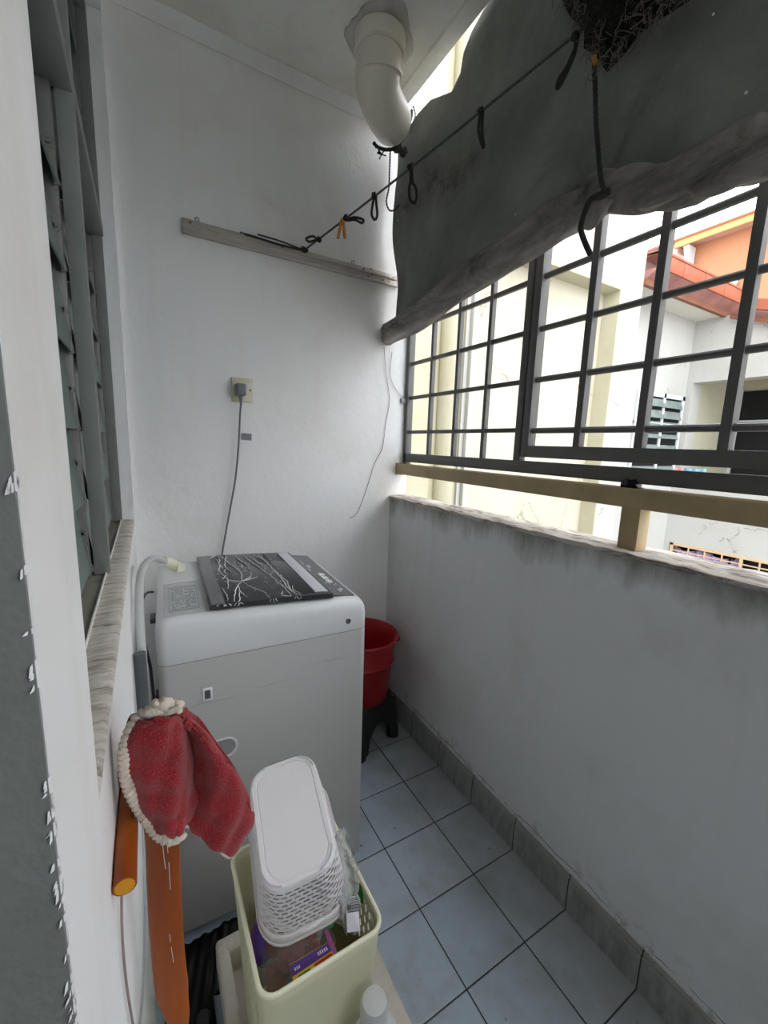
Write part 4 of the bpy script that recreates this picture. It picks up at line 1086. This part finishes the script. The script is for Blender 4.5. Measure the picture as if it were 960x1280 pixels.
m = MB(); m.ball(P(453, 1116, 2, .47), .013, (.7, 1.2, 1.9), 2, .15); tag(m.build('green_wrapper', 'green_plastic'), 'bright green wrapper against the perforated side of the bin', 'wrapper')
m = MB(); m.ball(P(411, 1152, 2, .462), .009, (1.3, 1, .6), 2, .2); tag(m.build('teal_wrapper', 'teal_plastic'), 'small teal wrapper between the white basket and brown bag', 'wrapper')
m = MB(); m.ball(P(325, 1180, 2, .40), .022, (.8, 1.5, 1.2), 2, .1); tag(m.build('purple_packet', 'card_purple'), 'dark purple packet wedged against the left side of the bin', 'packet')
m = MB(); 
for k in range(7): c = binpt(random.uniform(-.05, .05), random.uniform(-.08, .09), random.uniform(.36, .40)); m.ball(c, .03, (1.1, 1.3, .5), 2, .2)
tag(m.build('crumpled_bag', 'packet_clear', angle=60), 'crumpled clear plastic bag lying low in the cream bin', 'bag')

# detergent bottle
bo = P(459, 1236, 2, .42)
bt_ = thing('detergent_bottle', 'white plastic bottle with frosted cap in front of the cream bin', 'bottle', (bo.x, bo.y, 0))
bx_, by_ = bo.x+.004, bo.y-.018
m = MB(); m.lathe([(0, 0), (.044, 0), (.048, .006), (.048, .30), (.046, .33), (.040, .352), (.029, .368), (.0215, .374), (.0215, .386)], (bx_, by_, 0), 48, sx=1.0, sy=.72); m.build('bottle_body', 'bottle_white', bt_, angle=50)
m = MB(); m.lathe([(.0225, .372), (.0225, .412), (.019, .420), (.0, .422)], (bx_, by_, 0), 40); m.lathe([(.013, .380), (.013, .412), (.011, .414), (0, .414)], (bx_, by_, 0), 24); m.build('cap', 'cap_frost', bt_, angle=50)
# dark sheet added to blacken the floor beside the foam
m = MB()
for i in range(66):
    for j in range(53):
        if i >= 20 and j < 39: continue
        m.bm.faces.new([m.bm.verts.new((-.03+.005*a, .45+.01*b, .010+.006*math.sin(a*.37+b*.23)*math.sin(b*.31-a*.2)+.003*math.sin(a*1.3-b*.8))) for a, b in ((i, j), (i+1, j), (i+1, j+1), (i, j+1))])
bmesh.ops.remove_doubles(m.bm, verts=m.bm.verts[:], dist=1e-5); tag(m.build('floor_dark_sheet', 'floor_dark', solid=.002, angle=60), 'dark sheet added to blacken the floor between left wall and foam packaging', 'dark sheet')
m = MB(); c_ = catmull([Vector((.045, .80, .028)), Vector((.03, .72, .05)), Vector((.045, .62, .06)), Vector((.05, .55, .05)), Vector((.035, .48, .03))], 26)
m.tube(c_, lambda t: .015+.0018*math.sin(t*620), 12); tag(m.build('corrugated_hose', 'hose_dark', angle=60), 'dark grey ribbed drain hose lying beside the foam packaging', 'hose')

# ------------------------------------------------------------------ neighbouring building
nb = thing('neighbour_house', 'cream and white neighbouring house beyond the grille with terracotta eaves', 'house', (4, 2.4, -3))
Y0 = 2.3; G = -3.0
m = MB(); m.box((2.02, Y0, 2.67), (3.615, Y0+.3, 6.0)).box((3.615, Y0, G), (3.925, Y0+.3, 6.0)).box((1.93, Y0, G), (2.02, Y0+.3, 6.0)); m.build('front_wall', 'neighbour_white', nb, smooth=False)
m = MB(); m.box((2.02, Y0+.155, G), (3.615, Y0+.3, 2.67)); m.build('recessed_wall', 'neighbour_cream', nb, smooth=False)
m = MB(); m.box((3.606, Y0+.002, G), (3.6155, Y0+.156, 2.665)).box((2.02, Y0+.002, 2.662), (3.6155, Y0+.156, 2.6705)); m.build('recess_lining', 'neighbour_yellow', nb, smooth=False)
m = MB(); m.box((1.96, Y0-.035, G), (2.0, Y0, 6.0), .004); m.build('downpipe', 'neighbour_white', nb)
m = MB(); m.box((1.60, Y0+.02, G), (1.95, Y0+.3, 6.0)); m.tube([(1.80, Y0+.0, G), (1.80, Y0+.0, 6)], .07, 24); m.build('side_wall', 'neighbour_yellow', nb, smooth=True)
m = MB(); m.box((1.30, 2.02, G), (1.475, 2.30, 6.0), .01); m.build('corner_pillar', 'neighbour_yellow', nb)
# set-back wing
Y2_, X3 = 2.57, 5.5
m = MB(); m.box((3.925, Y2_, G), (X3+.2, Y2_+.2, 2.775)); m.build('wing_end_wall', 'neighbour_white', nb, smooth=False)
m = MB(); m.box((X3, -4, 2.10), (X3+.2, Y2_, 2.775)).box((X3, -4, G), (X3+.2, Y2_, -.02)).box((X3, 2.505, -.02), (X3+.2, Y2_, 2.1)).box((X3, -4, .225), (X3+.2, 2.505, 1.08)).box((X3, -4, -.02), (X3+.2, -.2, .225)); m.build('wing_wall', 'neighbour_white', nb, smooth=False)
m = MB(); m.box((X3+.2, 2.505, .9), (6.75, 2.56, 2.7)).box((6.75, -4, .9), (6.85, 2.56, 2.7)).box((X3+.2, -4, 2.45), (6.75, 2.56, 2.5)).box((X3+.2, -4, .85), (6.75, 2.56, .95)); m.build('porch_wall', 'neighbour_yellow', nb, smooth=False)
dd_ = P(928, 490, 0, 6.74)
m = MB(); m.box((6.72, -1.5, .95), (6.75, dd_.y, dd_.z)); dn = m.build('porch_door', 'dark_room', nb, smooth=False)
m = MB(); m.box((6.70, -1.5, 1.72), (6.722, dd_.y, 1.745)).box((6.70, dd_.y-.02, .95), (6.722, dd_.y+.03, dd_.z+.03)).box((6.70, dd_.y-.62, .95), (6.722, dd_.y-.60, dd_.z)); m.build('door_frame', 'window_frame_white', dn)
m = MB(); pf = P(903, 540, 1, 2.5); m.box((pf.x, 2.488, 1.34), (pf.x+.22, 2.505, 1.86)); wf = m.build('porch_window', 'window_frame_white', nb)
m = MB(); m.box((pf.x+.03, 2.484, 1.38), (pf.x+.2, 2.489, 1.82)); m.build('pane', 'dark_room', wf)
# louvre window on the wing end wall
w0 = (4.55, 5.45)
m = MB(); m.box((w0[0], Y2_-.02, 1.90), (w0[1]+.02, Y2_+.001, 1.945)).box((w0[0], Y2_-.02, 1.02), (w0[1]+.02, Y2_, 1.06)).box((w0[1]-.03, Y2_-.02, 1.02), (w0[1]+.02, Y2_, 1.945)).box((5.02, Y2_-.02, 1.02), (5.06, Y2_, 1.945)).box((4.5, Y2_-.02, 1.02), (4.55, Y2_, 1.945)).box((4.5, Y2_-.015, 1.60), (5.45, Y2_, 1.625)); fwin = m.build('louvre_window_frame', 'window_frame_white', nb)
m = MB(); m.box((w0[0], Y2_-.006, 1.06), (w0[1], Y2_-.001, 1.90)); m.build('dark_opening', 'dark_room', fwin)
for k in range(7):
    z = 1.07+.12*k; m = MB(); m.bar((4.56, Y2_-.018, z+.05), (5.42, Y2_-.018, z+.05), .005, .095 if k > 3 else .05, (0, .35, 1)); m.build('louvre_slat', 'neighbour_louvre', fwin)
# vent grille with curtains low on the wing wall
m = MB(); ya, yb_ = 2.49, -.18
m.box((X3-.015, yb_, .200), (X3+.01, ya, .225)).box((X3-.015, yb_, -.02), (X3+.01, ya, 0)).box((X3-.01, yb_, .135), (X3, ya, .147)).box((X3-.015, ya-.03, -.02), (X3+.01, ya, .225))
y = ya-.19; k = 0
while y > yb_:
    w = .028 if k % 4 == 3 else .013; m.box((X3-.012, y-w, 0), (X3+.002, y, .21)); y -= .165; k += 1
vg = m.build('vent_grille', 'vent_grille_peach', nb)
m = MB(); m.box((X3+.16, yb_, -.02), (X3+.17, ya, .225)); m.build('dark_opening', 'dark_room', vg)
for (y0, y1) in ((2.44, 1.93), (1.90, 1.80), (1.32, .9)):
    m = MB(); m.grid([[(X3+.06+.02*math.sin(j*1.3), y0+(y1-y0)*j/30, .165-.02*math.sin(j*.3)) for j in range(31)], [(X3+.06+.02*math.sin(j*1.3+.3), y0+(y1-y0)*j/30, -.02) for j in range(31)]]); m.build('curtain', 'curtain_lilac', vg, solid=.004)
# eaves: gutter tiles, board and soffit
EY, EX = 2.30, 5.62
m = MB(); m.box((3.925, EY+.0, 2.775), (EX, Y2_+.2, 2.80)); m.build('soffit', 'soffit_white', nb, smooth=False)
m = MB(); m.box((3.925, EY-.02, 2.765), (EX+.02, EY+.02, 2.815)); m.build('eave_board', 'fascia_board', nb, smooth=False)
m = MB(); m.poly([(3.925, EY-.02, 2.815), (3.925, EY-.11, 2.87), (3.925, EY-.11, 2.88), (3.925, EY, 2.88), (3.925, EY, 2.815)], (EX+.08-3.925, 0, 0)); m.build('gutter_underside', 'gutter_mauve', nb, smooth=False)
m = MB(); x = 3.925
while x < EX+.1:
    m.box((x, EY-.125, 2.872), (min(x+.395, EX+.12), EY-.09, 2.995), .004); x += .40
m.box((3.925, EY-.13, 2.995), (EX+.12, EY+.05, 3.012)); m.build('gutter_tiles', 'terracotta', nb)
m = MB(); m.poly([(3.925, EY-.1, 3.01), (3.925, 4.2, 3.30), (3.925, 4.2, 3.26), (3.925, EY-.1, 2.99)], (2.2, 0, 0)); m.build('roof', 'terracotta', nb, smooth=False)
f1a, f1b = P(912, 398, 0, 5.40), P(975, 405, 0, 5.40); g1a, g1b = P(926, 386, 0, 5.34), P(975, 389, 0, 5.34); h1a, h1b = P(927, 372, 0, 5.34), P(975, 374, 0, 5.34)
def ext(a, b, k): return a+(b-a)*k
m = MB(); m.poly([f1a, ext(f1a, f1b, 3), ext(f1a, f1b, 3)+Vector((0, 0, .05)), f1a+Vector((0, 0, .05))], (.04, 0, 0)); m.build('eave_board', 'fascia_board', nb, smooth=False)
m = MB(); m.poly([g1a, ext(g1a, g1b, 3), ext(h1a, h1b, 3), h1a], (.03, 0, 0)); m.build('gutter_tiles', 'terracotta', nb, smooth=False)
m = MB(); m.poly([f1a+Vector((0, 0, .04)), ext(f1a, f1b, 3)+Vector((0, 0, .04)), ext(g1a, g1b, 3), g1a], (0, 0, .006)); m.build('gutter_underside', 'gutter_mauve', nb, smooth=False)
# washing on the porch ledge
for (px, c, lab) in ((842, 'cloth_pink', 'pink cloth on the neighbouring porch ledge'), (870, 'cloth_blue', 'blue cloth on the neighbouring porch ledge')):
    q = P(px, 577, 0, 5.45); m = MB(); rws = [[(5.46-.006*math.sin(j*1.1), q.y-.11+.22*j/16, 1.13-.13*i/6+.004*math.sin(j)) for j in range(17)] for i in range(7)]
    m.grid(rws); tag(m.build('hanging_cloth', c, solid=.006, angle=80), lab, 'cloth', 'cloths airing on the neighbouring porch ledge')

# orange house further off
oh2 = thing('orange_house', 'orange rendered house with pale eaves behind the terracotta roof', 'house', (10.5, 2, -3))
m = MB(); m.box((10, -6, G), (14, 5.0, 5.52)); m.build('house_wall', 'orange_render', oh2, smooth=False)
m = MB(); m.box((9.72, -6, 5.52), (14, 5.75, 5.56)); m.build('eave_soffit', 'eave_pink', oh2, smooth=False)
ev = P(848, 306, 0, 9.68)
m = MB(); m.box((9.66, -6, 5.47), (9.72, 5.12, 5.62), .005); m.build('fascia', 'fascia_orange', oh2)
m = MB(); m.poly([(9.62, -6, 5.62), (12.4, -6, 6.4), (12.4, -6, 6.34), (9.62, -6, 5.585)], (0, 11.8, 0)); m.build('roof', 'terracotta', oh2, smooth=False)
m = MB(); m.box((9.72, 5.08, 5.38), (14, 5.80, 5.50)); m.build('gable_soffit', 'eave_pink', oh2)
for yy in (4.86,):
    m = MB(); m.poly([(9.98, yy, 5.46), (9.70, yy, 5.46), (9.86, yy, 5.05), (9.98, yy, 4.95)], (0, .10, 0)); m.build('bracket', 'window_frame_white', oh2)
oo = P(914, 366, 0, 9.99)
m = MB(); m.lathe([(.0, 0), (.09, 0), (.09, .10), (.07, .12), (.10, .15), (.08, .24), (.03, .30), (0, .31)], (9.95, oo.y, oo.z), 20); m.build('wall_ornament', 'window_frame_white', oh2)

# ------------------------------------------------------------------ daylight
w = bpy.data.worlds.new('world'); SC.world = w; w.use_nodes = True
bg = w.node_tree.nodes['Background']; bg.inputs[0].default_value = (.92, .96, 1.0, 1); bg.inputs[1].default_value = 3.7
SC.view_settings.view_transform = 'Standard'; SC.view_settings.look = 'None'; SC.view_settings.gamma = 1
SC.view_settings.use_curve_mapping = False; SC.view_settings.exposure = .47
SC.cycles.max_bounces = 10; SC.cycles.diffuse_bounces = 8; SC.cycles.transparent_max_bounces = 12
SC.cycles.use_denoising = True; SC.cycles.sample_clamp_indirect = 8
